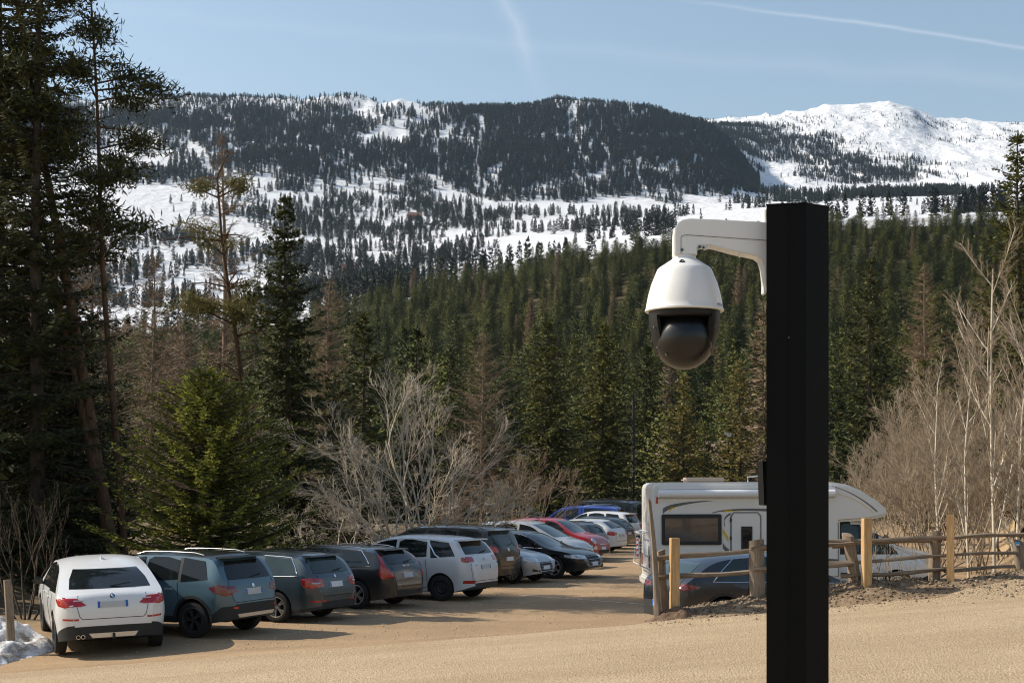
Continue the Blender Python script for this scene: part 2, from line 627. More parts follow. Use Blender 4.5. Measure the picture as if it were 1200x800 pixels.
# gravel road in the foreground: its own sheet, feathered into the lot along its far edge
rx = lin((-90, -14, 2.0), (-14, 14, 0.25), (14, 90, 2.0))
rt = np.concatenate([np.linspace(0, 0.8, 26), np.linspace(0.82, 1, 40)])
RX, RT = np.meshgrid(rx, rt)
ye = 23.75 + 0.25 * np.sin(RX * 0.25) + 0.02 * np.clip(-RX, 0, 30) + 0.30 * fbm(RX * 0.9, RX * 0 + 3.3, 4) + 0.10 * fbm(RX * 4, RX * 0 + 1.3, 3) \
    - 0.25 * sstep(2.2, 3.5, RX) + 0.5 * sstep(6.5, 9.5, RX) + 0.05 * np.clip(RX - 9.5, 0, 60)
RY = -14 + (ye + 14) * RT
RZ = zground(RX, RY) + 0.007
rv = np.stack([RX.ravel(), RY.ravel(), RZ.ravel()], 1)
i = np.arange(rv.shape[0]).reshape(RX.shape)
road = add('road', fast_mesh('road', rv, np.stack([i[:-1, :-1].ravel(), i[:-1, 1:].ravel(), i[1:, 1:].ravel(), i[1:, :-1].ravel()], 1), True), M['road'])
tag(road, 'pale compacted gravel road crossing the foreground', kind='structure')

# hillsides and mountains: fan-shaped sheets of the same height function
us = lin((-0.80, -0.42, 0.01), (-0.42, 0.42, 0.0021), (0.42, 0.80, 0.01))


def fan(name, d):
    U, D = np.meshgrid(us, d)
    X = U * D
    v = np.stack([X.ravel(), D.ravel(), zfar(X, D).ravel() - 0.03], 1)
    i = np.arange(U.size).reshape(U.shape)
    return fast_mesh(name, v, np.stack([i[:-1, :-1].ravel(), i[:-1, 1:].ravel(), i[1:, 1:].ravel(), i[1:, :-1].ravel()], 1), True)


tag(add('hillside', fan('hillside', np.geomspace(90, 590, 70)), M['floor']), 'brown forest floor of the wooded slope', kind='structure')
tag(add('mountain_terrain', fan('mountain_terrain', np.concatenate([np.linspace(590, 1980, 90)[:-1], np.linspace(1980, 4100, 160), np.geomspace(4200, 6500, 8)])), M['snow']),
    'snow covered plateau and mountain ridges', kind='structure')


# ------------------------------------------------------------------ trees: materials
def mat_leaf(name, dark, light, trans=0.25, tint=0.5):
    q = Nodes(name)
    geo = q.new('ShaderNodeNewGeometry')
    oi = q.new('ShaderNodeObjectInfo')
    c = q.ramp(geo.outputs['Random Per Island'], [(0.0, dark), (0.55, tuple((a + b) / 2 for a, b in zip(dark, light))), (1.0, light)])
    v = q.ramp(oi.outputs['Random'], [(0.0, (0.62, 0.72, 0.70)), (0.5, (1, 1, 1)), (1.0, (1.30, 1.18, 0.92))])
    c = q.mix(tint, c, v, 'MULTIPLY')
    q.set(Base_Color=c, Roughness=0.7, Specular_IOR_Level=0.25)
    t = q.new('ShaderNodeBsdfTranslucent')
    q.l.new(c, t.inputs[0])
    mx = q.new('ShaderNodeMixShader')
    mx.inputs[0].default_value = trans
    q.l.new(q.b.outputs[0], mx.inputs[1])
    q.l.new(t.outputs[0], mx.inputs[2])
    q.l.new(mx.outputs[0], q.n['Material Output'].inputs[0])
    return q.m


def mat_bark(name, a, b, scale=14):
    q = Nodes(name)
    co = q.coord('Object', (1, 1, 0.25))
    n = q.noise(scale, 6, 0.7, co, 0.6)
    q.set(Base_Color=q.ramp(n, [(0.32, a), (0.68, b)]), Roughness=0.95, Specular_IOR_Level=0.15)
    q.bump(n, 0.8, 0.03)
    return q.m


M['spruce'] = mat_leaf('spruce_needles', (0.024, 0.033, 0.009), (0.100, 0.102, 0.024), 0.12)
M['spruce_bright'] = mat_leaf('young_spruce_needles', (0.065, 0.090, 0.014), (0.27, 0.27, 0.045), 0.32)
M['pine'] = mat_leaf('pine_needles', (0.016, 0.023, 0.008), (0.075, 0.078, 0.020), 0.08)
M['olive'] = mat_leaf('thin_olive_needles', (0.075, 0.075, 0.020), (0.22, 0.18, 0.055))
M['forest'] = mat_leaf('forest_needles', (0.032, 0.044, 0.010), (0.135, 0.142, 0.028), 0.08, 0.95)
M['far'] = mat_leaf('far_needles', (0.013, 0.020, 0.013), (0.036, 0.043, 0.022), 0.05, 0.8)
M['spruce_sun'] = mat_leaf('sun_tinted_spruce_needles', (0.034, 0.044, 0.010), (0.16, 0.15, 0.032), 0.2)  # sunlight put into the colour: lighter, yellower copy of the spruce needles
M['larch'] = mat_leaf('bare_larch_twigs', (0.11, 0.075, 0.045), (0.26, 0.19, 0.12), 0.1, 0.3)
M['bark'] = mat_bark('grey_brown_bark', (0.030, 0.024, 0.018), (0.10, 0.078, 0.058))
M['pinebark'] = mat_bark('red_brown_pine_bark', (0.045, 0.028, 0.018), (0.17, 0.10, 0.06))
M['palebark'] = mat_bark('pale_grey_bark', (0.34, 0.285, 0.215), (0.66, 0.58, 0.47))
M['twig'] = mat_bark('brown_twigs', (0.12, 0.085, 0.06), (0.27, 0.20, 0.145))
M['redtwig'] = mat_bark('reddish_twigs', (0.19, 0.145, 0.10), (0.42, 0.34, 0.25))
M['birch'] = mat_bark('white_birch_bark', (0.30, 0.25, 0.19), (0.66, 0.60, 0.50), 5)


# ------------------------------------------------------------------ trees: shapes
def kites(base, axis, side, length, width, fold=0.0, nrm=None):
    tip = base + axis * length[:, None]
    mid = base + axis * (length * 0.45)[:, None]
    v = np.empty((len(base), 4, 3))
    v[:, 0], v[:, 2] = base, tip
    v[:, 1] = mid + side * width[:, None]
    v[:, 3] = mid - side * width[:, None]
    if fold:
        v[:, 1, 2] -= width * fold
        v[:, 3, 2] -= width * fold
    return v.reshape(-1, 3), np.arange(len(base) * 4).reshape(-1, 4)


def norm(a):
    return a / np.maximum(np.linalg.norm(a, axis=1, keepdims=True), 1e-9)


def prisms(p0, p1, r0, r1):
    """three-sided sticks between two point arrays"""
    t = norm(p1 - p0)
    up = np.where(np.abs(t[:, 2:3]) > 0.9, np.array([[0, 1, 0]]), np.array([[0, 0, 1]]))
    a = norm(np.cross(t, up))
    b = np.cross(a, t)
    n = len(p0)
    v = np.empty((n, 6, 3))
    for k in range(3):
        d = a * math.cos(2.094 * k) + b * math.sin(2.094 * k)
        v[:, k] = p0 + d * np.reshape(r0, (-1, 1))
        v[:, 3 + k] = p1 + d * np.reshape(r1, (-1, 1))
    base = (np.arange(n) * 6)[:, None]
    f = np.concatenate([base + np.array([[k, (k + 1) % 3, 3 + (k + 1) % 3, 3 + k]]) for k in range(3)])
    return v.reshape(-1, 3), f


def trunk_arrays(H, r, lean=(0, 0), n=8, m=10, seed=0, bend=0.15, taper=0.9, zmin=-0.4):
    g = np.random.default_rng(seed)
    t = np.linspace(0, 1, m)
    ph = g.random(4) * 6.28
    cx = lean[0] * H * t + bend * np.sin(t * 4 + ph[0]) * t + bend * 0.4 * np.sin(t * 11 + ph[2]) * t
    cy = lean[1] * H * t + bend * np.cos(t * 3.3 + ph[1]) * t
    cz = zmin + (H - zmin) * t
    rad = r * (1 - taper * t) * (1 + 0.35 * np.exp(-t * 22))
    a = np.arange(n) / n * 2 * np.pi
    v = np.stack([cx[:, None] + rad[:, None] * np.cos(a), cy[:, None] + rad[:, None] * np.sin(a), np.repeat(cz[:, None], n, 1)], 2).reshape(-1, 3)
    i = np.arange(m * n).reshape(m, n)
    j = np.roll(i, -1, 1)
    f = np.stack([i[:-1].ravel(), j[:-1].ravel(), j[1:].ravel(), i[1:].ravel()], 1)
    centre = lambda z: (np.interp(z, cz, cx), np.interp(z, cz, cy))
    return v, f, centre


def join(*vf):
    vs, fs, b = [], [], 0
    for v, f in vf:
        vs.append(v)
        fs.append(f + b)
        b += len(v)
    return np.concatenate(vs), np.concatenate(fs)


def conifer(H, Rr, seed, whorls=26, per=6, step=0.28, tw=0.42, tww=0.09, z0=0.06, droop=0.28, up=0.18, power=0.85,
            jit=0.25, hang=0.35, sticks=True, lean=(0, 0), tr=None, bend=0.1, gaps=0.0, azw=None, twigs=2, top=1.0):
    """spruce-like tree: whorls of limbs, each limb dressed with small needle-spray faces. Returns (trunk v,f), (crown v,f)"""
    g = np.random.default_rng(seed)
    tv, tf, cen = trunk_arrays(H, tr or H * 0.011 + 0.03, lean, 7, 9, seed, bend)
    t = np.repeat((np.arange(whorls) + 0.5) / whorls, per)
    nb = len(t)
    t = np.clip(t + g.normal(0, 0.5 / whorls, nb), 0.0, 0.995)
    zb = H * (z0 + (top - z0) * t)
    az = np.tile(np.arange(per) / per, whorls) * 6.283 + np.repeat(g.random(whorls) * 6.283, per) + g.normal(0, 0.3, nb)
    L = Rr * (1 - t) ** power * (1 + g.normal(0, jit, nb)).clip(0.35, 1.6) + 0.10
    L *= 1 - 0.35 * np.exp(-t * 14)                    # skirt drawn in at the foot
    if gaps:
        keep = g.random(nb) > gaps
        t, zb, az, L = t[keep], zb[keep], az[keep], L[keep]
        nb = len(t)
    dr = droop * (1 - t * 0.8) * (1 + g.normal(0, 0.3, nb))
    cnt = np.maximum(3, (L / step).astype(int))
    bi = np.repeat(np.arange(nb), cnt)
    s = np.concatenate([(np.arange(c) + g.random(c)) / c for c in cnt])
    s = 0.10 + 0.90 * s
    bx, by = cen(zb)
    dx, dy = np.cos(az), np.sin(az)
    lift = 0.25 * t

    def limb(i, s):
        h = L[i] * s
        return np.stack([bx[i] + dx[i] * h, by[i] + dy[i] * h, zb[i] + L[i] * (-dr[i] * s * 1.6 + (up + dr[i] * 0.6) * s * s + lift[i] * s)], 1)
    P = limb(bi, s)
    T = norm(limb(bi, s + 0.03) - limb(bi, s - 0.03))
    S = norm(np.cross(T, np.array([[0, 0, 1.0]])))
    out = []
    for k in range(twigs + 1):
        n = len(P)
        if k == 0:
            ax = T + g.normal(0, 0.25, (n, 3))
        else:
            sg = np.where(g.random(n) < 0.5, 1.0, -1.0)[:, None]
            ax = T * g.uniform(0.2, 0.8, (n, 1)) + S * sg * g.uniform(0.5, 1.1, (n, 1))
            ax[:, 2] -= hang * g.uniform(0.2, 1.5, n)
        ax = norm(ax)
        side = norm(np.cross(ax, np.array([[0, 0, 1.0]]) + g.normal(0, 0.5, (n, 3))))
        ln = tw * g.uniform(0.6, 1.3, n) * (0.55 + 0.45 * (1 - s)) * (0.65 + 0.35 * (1 - t[bi]))
        wd = tww * g.uniform(0.6, 1.3, n)
        out.append(kites(P + g.normal(0, 0.03, (n, 3)), ax, side, ln, wd, 0.5))
    n = max(3, whorls // 5)
    ax = norm(np.stack([g.normal(0, 0.25, n), g.normal(0, 0.25, n), np.ones(n)], 1))
    tx, ty = cen(np.array([H * top]))
    out.append(kites(np.repeat([[tx[0], ty[0], H * top - 0.25]], n, 0), ax, norm(np.cross(ax, g.normal(0, 1, (n, 3)))), np.full(n, tw * 1.1), np.full(n, tww * 0.8)))
    wood = [(tv, tf)]
    if sticks:
        i = np.arange(nb)
        p0, p1, p2 = limb(i, np.zeros(nb)), limb(i, np.full(nb, 0.5)), limb(i, np.full(nb, 0.95))
        r = 0.012 + L * 0.008
        wood.append(prisms(p0, p1, r, r * 0.7))
        wood.append(prisms(p1, p2, r * 0.7, r * 0.2))
    return join(*wood), join(*out)


def bare(stems, seed, depth=5, kids=(3, 5), spread=0.55, ratio=0.66, grav=0.0, curl=0.14, rtwig=0.004, upk=0.12, fork0=0.3):
    """leafless tree: (trunk sticks), (twig sticks). stems: (base, direction, length, radius)"""
    g = np.random.default_rng(seed)
    segs = [[], []]

    def grow(p, d, L, r, lev):
        n = 5 if lev < 2 else (4 if lev < 4 else 3)
        pts = [p]
        q = p
        for k in range(n):
            d = d + g.normal(0, curl, 3) + np.array([0, 0, upk * (1 if lev < 3 else 0.5) - grav * lev * 0.1])
            d = d / np.linalg.norm(d)
            q = q + d * L / n
            pts.append(q)
        for k in range(n):
            a = r * (1 - 0.55 * k / n)
            b = r * (1 - 0.55 * (k + 1) / n)
            segs[0 if lev <= 1 else 1].append((pts[k], pts[k + 1], a, b))
        if lev >= depth:
            return
        m = int(g.integers(kids[0], kids[1] + 1))
        for j in range(m):
            u = fork0 + (1 - fork0) * (j + g.random()) / m
            k = min(int(u * n), n - 1)
            base = pts[k] + (pts[k + 1] - pts[k]) * (u * n - k)
            t = (pts[k + 1] - pts[k])
            t = t / np.linalg.norm(t)
            o = g.normal(0, 1, 3)
            o -= t * o.dot(t)
            o /= np.linalg.norm(o)
            nd = t * math.cos(spread) + o * math.sin(spread) * g.uniform(0.7, 1.3)
            grow(base, nd / np.linalg.norm(nd), L * ratio * g.uniform(0.7, 1.2) * (1.1 - 0.35 * u), max(r * (1 - 0.5 * u) * 0.62, rtwig), lev + 1)
    for (b, d, L, r) in stems:
        grow(np.array(b, float), np.array(d, float) / np.linalg.norm(d), L, r, 0)
    out = []
    for s in segs:
        p0 = np.array([a[0] for a in s]); p1 = np.array([a[1] for a in s])
        out.append(prisms(p0, p1, np.array([a[2] for a in s]), np.array([a[3] for a in s])))
    return out


def tree_thing(name, label, wood, crown, mw, mc, px, d, group=None, cat='tree', z=None, rotz=0.0):
    x = (px - 600) / FPX * d
    o = empty(name, (x, d, (hz(x, d) if z is None else z)), rotz)
    tag(o, label, cat, group)
    add('trunk', fast_mesh('trunk', *wood, smooth=True), mw, o)
    add('crown', fast_mesh('crown', *crown), mc, o)
    return o


def height_to(px, py, d):
    x = (px - 600) / FPX * d
    return EYE + (570 - py) / FPX * d - hz(x, d)


def spruce_at(name, label, px, pytop, d, wpx, seed, mat='spruce', lean=(0, 0), group=None, **kw):
    H = height_to(px, pytop, d)
    Rr = wpx / 2 / FPX * d
    wood, crown = conifer(H, Rr, seed, lean=lean, **kw)
    return tree_thing(name, label, wood, crown, M['bark'], M[mat], px, d, group)


# ------------------------------------------------------------------ single trees round the lot
spruce_at('spruce_tree', 'bushy bright green young spruce behind the light blue car', 243, 436, 34.2, 262, 11, 'spruce_bright',
          whorls=36, per=9, step=0.085, tw=0.24, tww=0.030, z0=0.0, droop=0.10, up=0.26, power=0.55, hang=0.25, twigs=4, jit=0.22)
spruce_at('spruce_tree', 'tall dark spruce standing right of the bright young spruce', 338, 232, 45, 150, 12, 'spruce',
          whorls=38, per=8, step=0.12, tw=0.36, tww=0.040, z0=0.05, droop=0.40, up=0.18, power=0.72, hang=0.5, jit=0.32, twigs=4)
spruce_at('spruce_tree', 'short dark spruce between the tall dark spruce and the pale bare tree', 425, 372, 62, 90, 13, 'spruce',
          whorls=24, per=6, step=0.26, tw=0.55, tww=0.10, droop=0.2, up=0.25, power=0.6)
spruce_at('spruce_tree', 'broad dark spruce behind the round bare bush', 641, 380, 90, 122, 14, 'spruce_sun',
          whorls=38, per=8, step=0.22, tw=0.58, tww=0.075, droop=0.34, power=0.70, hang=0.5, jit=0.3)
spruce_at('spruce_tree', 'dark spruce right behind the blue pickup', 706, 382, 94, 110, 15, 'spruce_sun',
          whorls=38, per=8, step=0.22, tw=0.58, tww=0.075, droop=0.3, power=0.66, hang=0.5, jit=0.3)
spruce_at('spruce_tree', 'slim dark spruce beside the wooden utility pole', 757, 405, 112, 84, 16, 'spruce',
          whorls=36, per=8, step=0.24, tw=0.6, tww=0.08, droop=0.3, power=0.7, hang=0.5)
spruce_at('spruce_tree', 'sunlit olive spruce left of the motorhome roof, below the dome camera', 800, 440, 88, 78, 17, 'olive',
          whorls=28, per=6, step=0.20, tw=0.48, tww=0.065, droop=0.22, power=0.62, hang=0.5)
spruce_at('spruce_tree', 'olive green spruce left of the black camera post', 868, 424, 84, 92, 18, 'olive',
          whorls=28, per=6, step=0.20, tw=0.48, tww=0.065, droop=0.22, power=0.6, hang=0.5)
spruce_at('spruce_tree', 'dark spruce with stepped drooping limbs right of the black camera post', 1020, 304, 84, 118, 19, 'spruce',
          whorls=26, per=7, step=0.18, tw=0.58, tww=0.07, droop=0.15, up=0.34, power=0.75, hang=0.6, jit=0.30, twigs=3)
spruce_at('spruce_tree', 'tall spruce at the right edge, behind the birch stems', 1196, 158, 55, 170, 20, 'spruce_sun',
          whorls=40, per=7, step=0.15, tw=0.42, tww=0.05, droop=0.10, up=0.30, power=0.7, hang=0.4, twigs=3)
spruce_at('spruce_tree', 'low olive spruce in front of the brown larch, right of the camera post', 1082, 425, 70, 84, 21, 'olive',
          whorls=24, per=6, step=0.28, tw=0.5, tww=0.09, droop=0.1, up=0.3, power=0.55, hang=0.3)

# dark evergreens filling the left edge
spruce_at('spruce_tree', 'very dark tall spruce cut off by the left edge', 2, -190, 38, 200, 22, 'pine',
          whorls=54, per=8, step=0.12, tw=0.34, tww=0.036, z0=0.0, droop=0.35, up=0.15, power=0.35, hang=0.5, twigs=3)
spruce_at('spruce_tree', 'dark mid-height spruce filling the left edge below the tall ones', 28, 260, 40, 140, 28, 'pine',
          whorls=34, per=8, step=0.13, tw=0.36, tww=0.042, z0=0.0, droop=0.3, power=0.35, hang=0.5, twigs=4)
spruce_at('spruce_tree', 'dark spruce behind the twiggy undergrowth, left of the big pine', 82, 350, 39.5, 120, 29, 'pine',
          whorls=30, per=8, step=0.13, tw=0.36, tww=0.042, z0=0.0, droop=0.3, power=0.4, hang=0.5, twigs=4)
spruce_at('spruce_tree', 'dark low spruce behind the white rear-facing car', 118, 455, 42, 120, 23, 'spruce',
          whorls=28, per=8, step=0.13, tw=0.34, tww=0.042, z0=0.0, droop=0.3, power=0.4, hang=0.4)
spruce_at('spruce_tree', 'dark spruce hidden in shade behind the slate wagon', 392, 440, 50, 110, 24, 'spruce',
          whorls=28, per=8, step=0.13, tw=0.34, tww=0.042, z0=0.0, droop=0.3, power=0.5, hang=0.4)

for k_, (px_, d_, py_) in enumerate(((-75, 33.0, 190), (-150, 36.5, 170), (-60, 41.0, 230))):
    spruce_at('spruce_tree', ('dark spruce just outside the left edge, nearest of three', 'dark spruce farthest outside the left edge', 'dark spruce outside the left edge, rearmost of three')[k_], px_, py_, d_, 150, 25 + k_, 'pine',
              whorls=34, per=6, step=0.4, tw=0.7, tww=0.12, z0=0.0, droop=0.3, power=0.5, hang=0.5, sticks=False)


def pine_at(name, label, px, d, pytop, stems, tufts, seed, mat='pine', bark='pinebark', limb_r=0.035, dead=0):
    """pine with bare leaning stems; tufts: (dx, z, reach, count, radius) clusters of limbs carrying needle clumps"""
    g = np.random.default_rng(seed)
    H = height_to(px, pytop, d)
    wood, out = [], []
    cens = []
    for (sx, sy, lx, ly, r, hh, zs) in stems:
        v, f, c = trunk_arrays(H * hh, r, (lx, ly), 8, 14, seed + len(cens), 0.14, 0.82)
        wood.append((v + np.array([[sx, sy, zs]]), f))
        cens.append((c, sx, sy, H * hh, zs))
    for (si, z0, z1, count, reach, rad, bias) in tufts:
        c, sx, sy, hh, zs = cens[si]
        for k in range(count):
            z = g.uniform(z0, z1) * H
            x, y = c(np.array([min(z - zs, hh)]))
            b = np.array([x[0] + sx, y[0] + sy, z])
            a = g.uniform(0, 6.283)
            dv = np.array([math.cos(a) + bias, math.sin(a), g.uniform(-0.15, 0.45)])
            dv /= np.linalg.norm(dv)
            L = reach * g.uniform(0.45, 1.15)
            m = b + dv * L * 0.55 + np.array([0, 0, 0.08 * L])
            e = b + dv * L + np.array([0, 0, 0.02 * L])
            wood.append(prisms(np.array([b, m]), np.array([m, e]), np.array([limb_r, limb_r * .7]), np.array([limb_r * .7, limb_r * .3])))
            if rad <= 0:
                for q in range(7):
                    u = g.uniform(0.3, 1)
                    p = b + (e - b) * u
                    dd = dv + g.normal(0, 0.5, 3)
                    wood.append(prisms(np.array([p]), np.array([p + dd / np.linalg.norm(dd) * L * 0.35]), np.array([limb_r * .35]), np.array([0.004])))
                continue
            for q in range(int(3 + L * 2.6)):
                u = g.uniform(0.35, 1.05)
                p = b + (e - b) * u + g.normal(0, 0.22 * L * 0.4, 3) * np.array([1, 1, 0.5])
                n = 70
                ax = norm(g.normal(0, 1, (n, 3)) + dv * 0.6 + np.array([0, 0, 0.3]))
                out.append(kites(p + g.normal(0, rad * 0.55, (n, 3)) * np.array([1, 1, 0.6]), ax, norm(np.cross(ax, g.normal(0, 1, (n, 3)))),
                                 rad * g.uniform(0.35, 0.8, n), rad * 0.055 * g.uniform(0.6, 1.3, n)))
    return tree_thing(name, label, join(*wood), join(*out), M[bark], M[mat], px, d)


pine_at('pine_tree', 'big leaning pine with several dark stems behind the white car', 143, 37.5, -120,
        [(0, 0, -0.19, 0.03, 0.20, 1.0, 0), (-0.72, 0.0, -0.24, 0.05, 0.11, 0.74, 3.6), (0.0, 0.5, -0.07, 0.02, 0.12, 0.9, 0)],
        [(0, 0.50, 1.0, 30, 2.6, 0.40, 0.1), (1, 0.45, 0.78, 14, 2.0, 0.36, -0.2), (2, 0.48, 0.92, 18, 2.2, 0.38, 0.25), (0, 0.12, 0.5, 24, 1.9, 0, -0.3)], 31)
pine_at('pine_tree', 'thin leaning pine with sparse olive crown above the young spruce', 305, 47, 205,
        [(0, 0, -0.105, 0.0, 0.15, 1.0, 0)],
        [(0, 0.60, 0.97, 17, 1.8, 0.30, 0.0), (0, 0.35, 1.0, 26, 1.8, 0, 0.0)], 32, 'olive')
spruce_at('spruce_tree', 'dark spruce beside the left edge with its top above the frame', 44, -150, 36.5, 170, 33, 'pine',
          whorls=56, per=8, step=0.11, tw=0.32, tww=0.030, z0=0.0, droop=0.30, up=0.2, power=0.42, hang=0.5, twigs=4, gaps=0.10, jit=0.4)



def larch_at(label, px, pytop, d, wpx, seed, mat='larch', **kw):
    H = height_to(px, pytop, d)
    p = dict(whorls=40, per=6, step=0.13, tw=0.5, tww=0.012, z0=0.10, droop=0.10, up=0.25, power=0.8, hang=0.5, twigs=3, jit=0.35)
    p.update(kw)
    wood, crown = conifer(H, wpx / 2 / FPX * d, seed, **p)
    return tree_thing('larch_tree', label, wood, crown, M['twig'], M[mat], px, d)


larch_at('tall bare brown larch rising behind the thin leaning pine', 262, 160, 62, 120, 41)
larch_at('bare brown larch between the big leaning pine and the thin pine', 178, 300, 58, 150, 42)
larch_at('bare brown larch close behind the big leaning pine', 110, 250, 48, 150, 49, z0=0.02, power=0.5)
larch_at('grey brown bare larch above the pale bare tree', 565, 392, 92, 100, 43, power=0.55)
larch_at('brown bare larch left of the birches on the right', 1085, 312, 78, 92, 44, power=0.6)
larch_at('bare larch low between the dark spruces and the dome camera', 780, 455, 125, 60, 45, tww=0.03, step=0.3)
larch_at('bare reddish larch by the birches at the far right', 1150, 330, 66, 110, 46, power=0.6)
larch_at('bare larch at the left, beyond the young spruce', 215, 395, 66, 120, 47, power=0.5)
larch_at('bare brown larch to the right of the thin leaning pine', 385, 330, 76, 110, 48, power=0.6)


# leafless broadleaved trees and bushes
def bare_at(name, label, px, d, stems, seed, mw, mc, cat='tree', group=None, **kw):
    wood, crown = bare(stems, seed, **kw)
    return tree_thing(name, label, wood, crown, M[mw], M[mc], px, d, group, cat)


fan_ = [((0.12 * math.cos(q), 0.12 * math.sin(q), -.2), (t * math.cos(q) + 0.10, t * math.sin(q), 1.0), (5.3 - 1.5 * t) * (0.86 if math.cos(q) > 0.3 and t > .7 else 1.0), 0.055) for k, (q, t) in
        enumerate([(0.3, .12), (2.6, .22), (4.4, .30), (0.0, .48), (3.1, .52), (1.4, .55), (5.0, .60), (3.4, .85), (6.1, .85), (2.9, 1.15), (0.2, 1.1), (2.2, .9), (4.0, 1.0), (5.6, .95)])]
bare_at('bare_tree', 'spreading leafless tree with pale branches behind the dark wagons', 484, 44, fan_,
        58, 'palebark', 'palebark', depth=4, kids=(4, 6), spread=0.46, ratio=0.52, curl=0.10, rtwig=0.0052, upk=0.01, fork0=0.30)
bare_at('bare_bush', 'tangled pale leafless shrub at the foot of the spreading tree', 412, 42.5,
        [((g1 * 0.5, 0, -.2), (g1, 0.2, 0.9), 2.2, 0.035) for g1 in (-1.1, -0.7, -0.3, 0.1, 0.5, 0.9)], 53, 'palebark', 'palebark', cat='bush',
        depth=4, kids=(3, 5), spread=0.7, ratio=0.66, curl=0.2, rtwig=0.006, upk=0.0, grav=0.5)
bare_at('bare_bush', 'rounded brown leafless bush left of the blue pickup', 607, 63,
        [((0.3 * a, 0.3 * b, -.2), (0.70 * a, 0.70 * b, 1.05), 3.3, 0.035) for a, b in ((-1, 0), (-.5, .5), (0, -.4), (.5, .3), (1, 0), (.2, .8), (-.2, 0), (1.3, .2), (-1.3, -.3))],
        54, 'twig', 'twig', cat='bush', depth=4, kids=(4, 5), spread=0.40, ratio=0.55, curl=0.09, rtwig=0.007, upk=0.05)
bare_at('bare_bush', 'low brown thicket behind the black people carrier', 548, 54,
        [((0.06 * a, 0.05 * b, -.2), (0.9 * a, 0.3 * b, 1), 1.9, 0.05) for a, b in ((-2, 0), (-1, .5), (0, -.4), (1, .3), (2, 0), (3, 0))],
        55, 'twig', 'twig', cat='bush', depth=4, kids=(3, 5), spread=0.6, ratio=0.66, curl=0.15, rtwig=0.007)
bare_at('bare_bush', 'dark twiggy undergrowth beside the wooden stake at the left edge', 30, 30,
        [((0.03 * a, 0.03 * b, -.2), (0.45 * a, 0.3 * b, 1), 2.1, 0.03) for a, b in ((-2, 0), (-1, .5), (0, -.4), (1, .3), (2, 0), (.5, 1))],
        56, 'bark', 'bark', cat='bush', depth=3, kids=(3, 4), spread=0.4, ratio=0.6, curl=0.12, rtwig=0.005)

# birches and alders on the right
birch = [(1166, 37, 262, 0.055, 'tallest slim white birch stem beside the right edge', 0.015), (1136, 40, 385, 0.045, 'thin pale birch left of the tallest birch stem', -0.03),
         (1190, 36, 395, 0.045, 'pale birch leaning out at the right edge', 0.05), (1103, 44, 410, 0.04, 'slender pale birch above the second new fence post', -0.06),
         (1212, 40, 330, 0.05, 'birch half cut off by the right edge', 0.0)]
for k, (px, d, pt, r, lab, ln) in enumerate(birch):
    Ht = height_to(px, pt, d)
    bare_at('birch_tree', lab, px, d, [((0, 0, -.2), (ln, 0, 1), Ht * 0.90, r)], 60 + k, 'birch', 'redtwig', group='birches on the right',
            depth=3, kids=(13, 17), spread=0.60, ratio=0.30, curl=0.03, rtwig=0.0045, upk=0.06, fork0=0.12)
alder = [(1062, 50, 2.6, 'reddish leafless thicket behind the motorhome cab'), (1105, 48, 3.0, 'reddish twiggy alder left of the birches'),
         (1150, 46, 3.1, 'dense reddish alder among the birch stems'), (1196, 44, 3.0, 'reddish leafless alder at the right edge'),
         (1010, 58, 2.3, 'brown leafless thicket just right of the camera post'), (1128, 56, 3.9, 'tall brown alder behind the birches'),
         (1085, 54, 3.5, 'tall brown alder left of the tall alder behind the birches'), (1180, 54, 4.2, 'tallest brown alder, by the right edge'), (1040, 66, 3.0, 'far brown alder beside the stepped dark spruce')]
alder_mesh = []
for k in range(3):
    g = np.random.default_rng(80 + k)
    w_, c_ = bare([((g.uniform(-.25, .25), g.uniform(-.25, .25), -.2), (g.uniform(-.6, .6), g.uniform(-.5, .5), 1), 3.9 * g.uniform(.75, 1.1), 0.035) for _ in range(8)],
                  80 + k, depth=4, kids=(4, 6), spread=0.50, ratio=0.54, curl=0.10, rtwig=0.005, upk=0.06)
    alder_mesh.append((fast_mesh('trunk', *w_, smooth=True), fast_mesh('crown', *c_)))
for k, (px, d, L, lab) in enumerate(alder):
    x = (px - 600) / FPX * d
    o = tag(empty('alder_tree', (x, d, hz(x, d)), k * 1.3), lab, 'tree', 'leafless alders on the right')
    o.scale = (L / 2.9,) * 3
    add('trunk', alder_mesh[k % 3][0], M['redtwig'], o)
    add('crown', alder_mesh[k % 3][1], M['redtwig'], o)



# ------------------------------------------------------------------ forest on the slope: individuals in front, one mass behind
def crown_normals(v, up=0.35, mixr=0.28):
    g = np.random.default_rng(1)
    r = np.linalg.norm(v[:, :2], axis=1, keepdims=True)
    t = v[:, 2:3] / max(v[:, 2].max(), 1e-6)
    n = np.concatenate([v[:, :2] / np.maximum(r, .3) * np.clip(r / (0.12 * v[:, 2].max()), .35, 1), up + 0.75 * np.clip(t, 0, 1) ** 2], 1)
    q = np.repeat(g.normal(0, mixr, (len(v) // 4 + 1, 3)), 4, 0)[:len(v)]
    return norm(n + q).tolist()


def one_mesh(name, wood, crown, mw, mc, puff=True):
    v, f = join(wood, crown)
    me = fast_mesh(name, v, f, True)
    me.materials.append(mw)
    me.materials.append(mc)
    idx = np.ones(len(f), dtype=np.int32)
    idx[:len(wood[1])] = 0
    me.polygons.foreach_set('material_index', idx)
    if puff:                                 # needles share the rounded outward normals of the crown
        me.normals_split_custom_set_from_vertices(crown_normals(v))
    return me


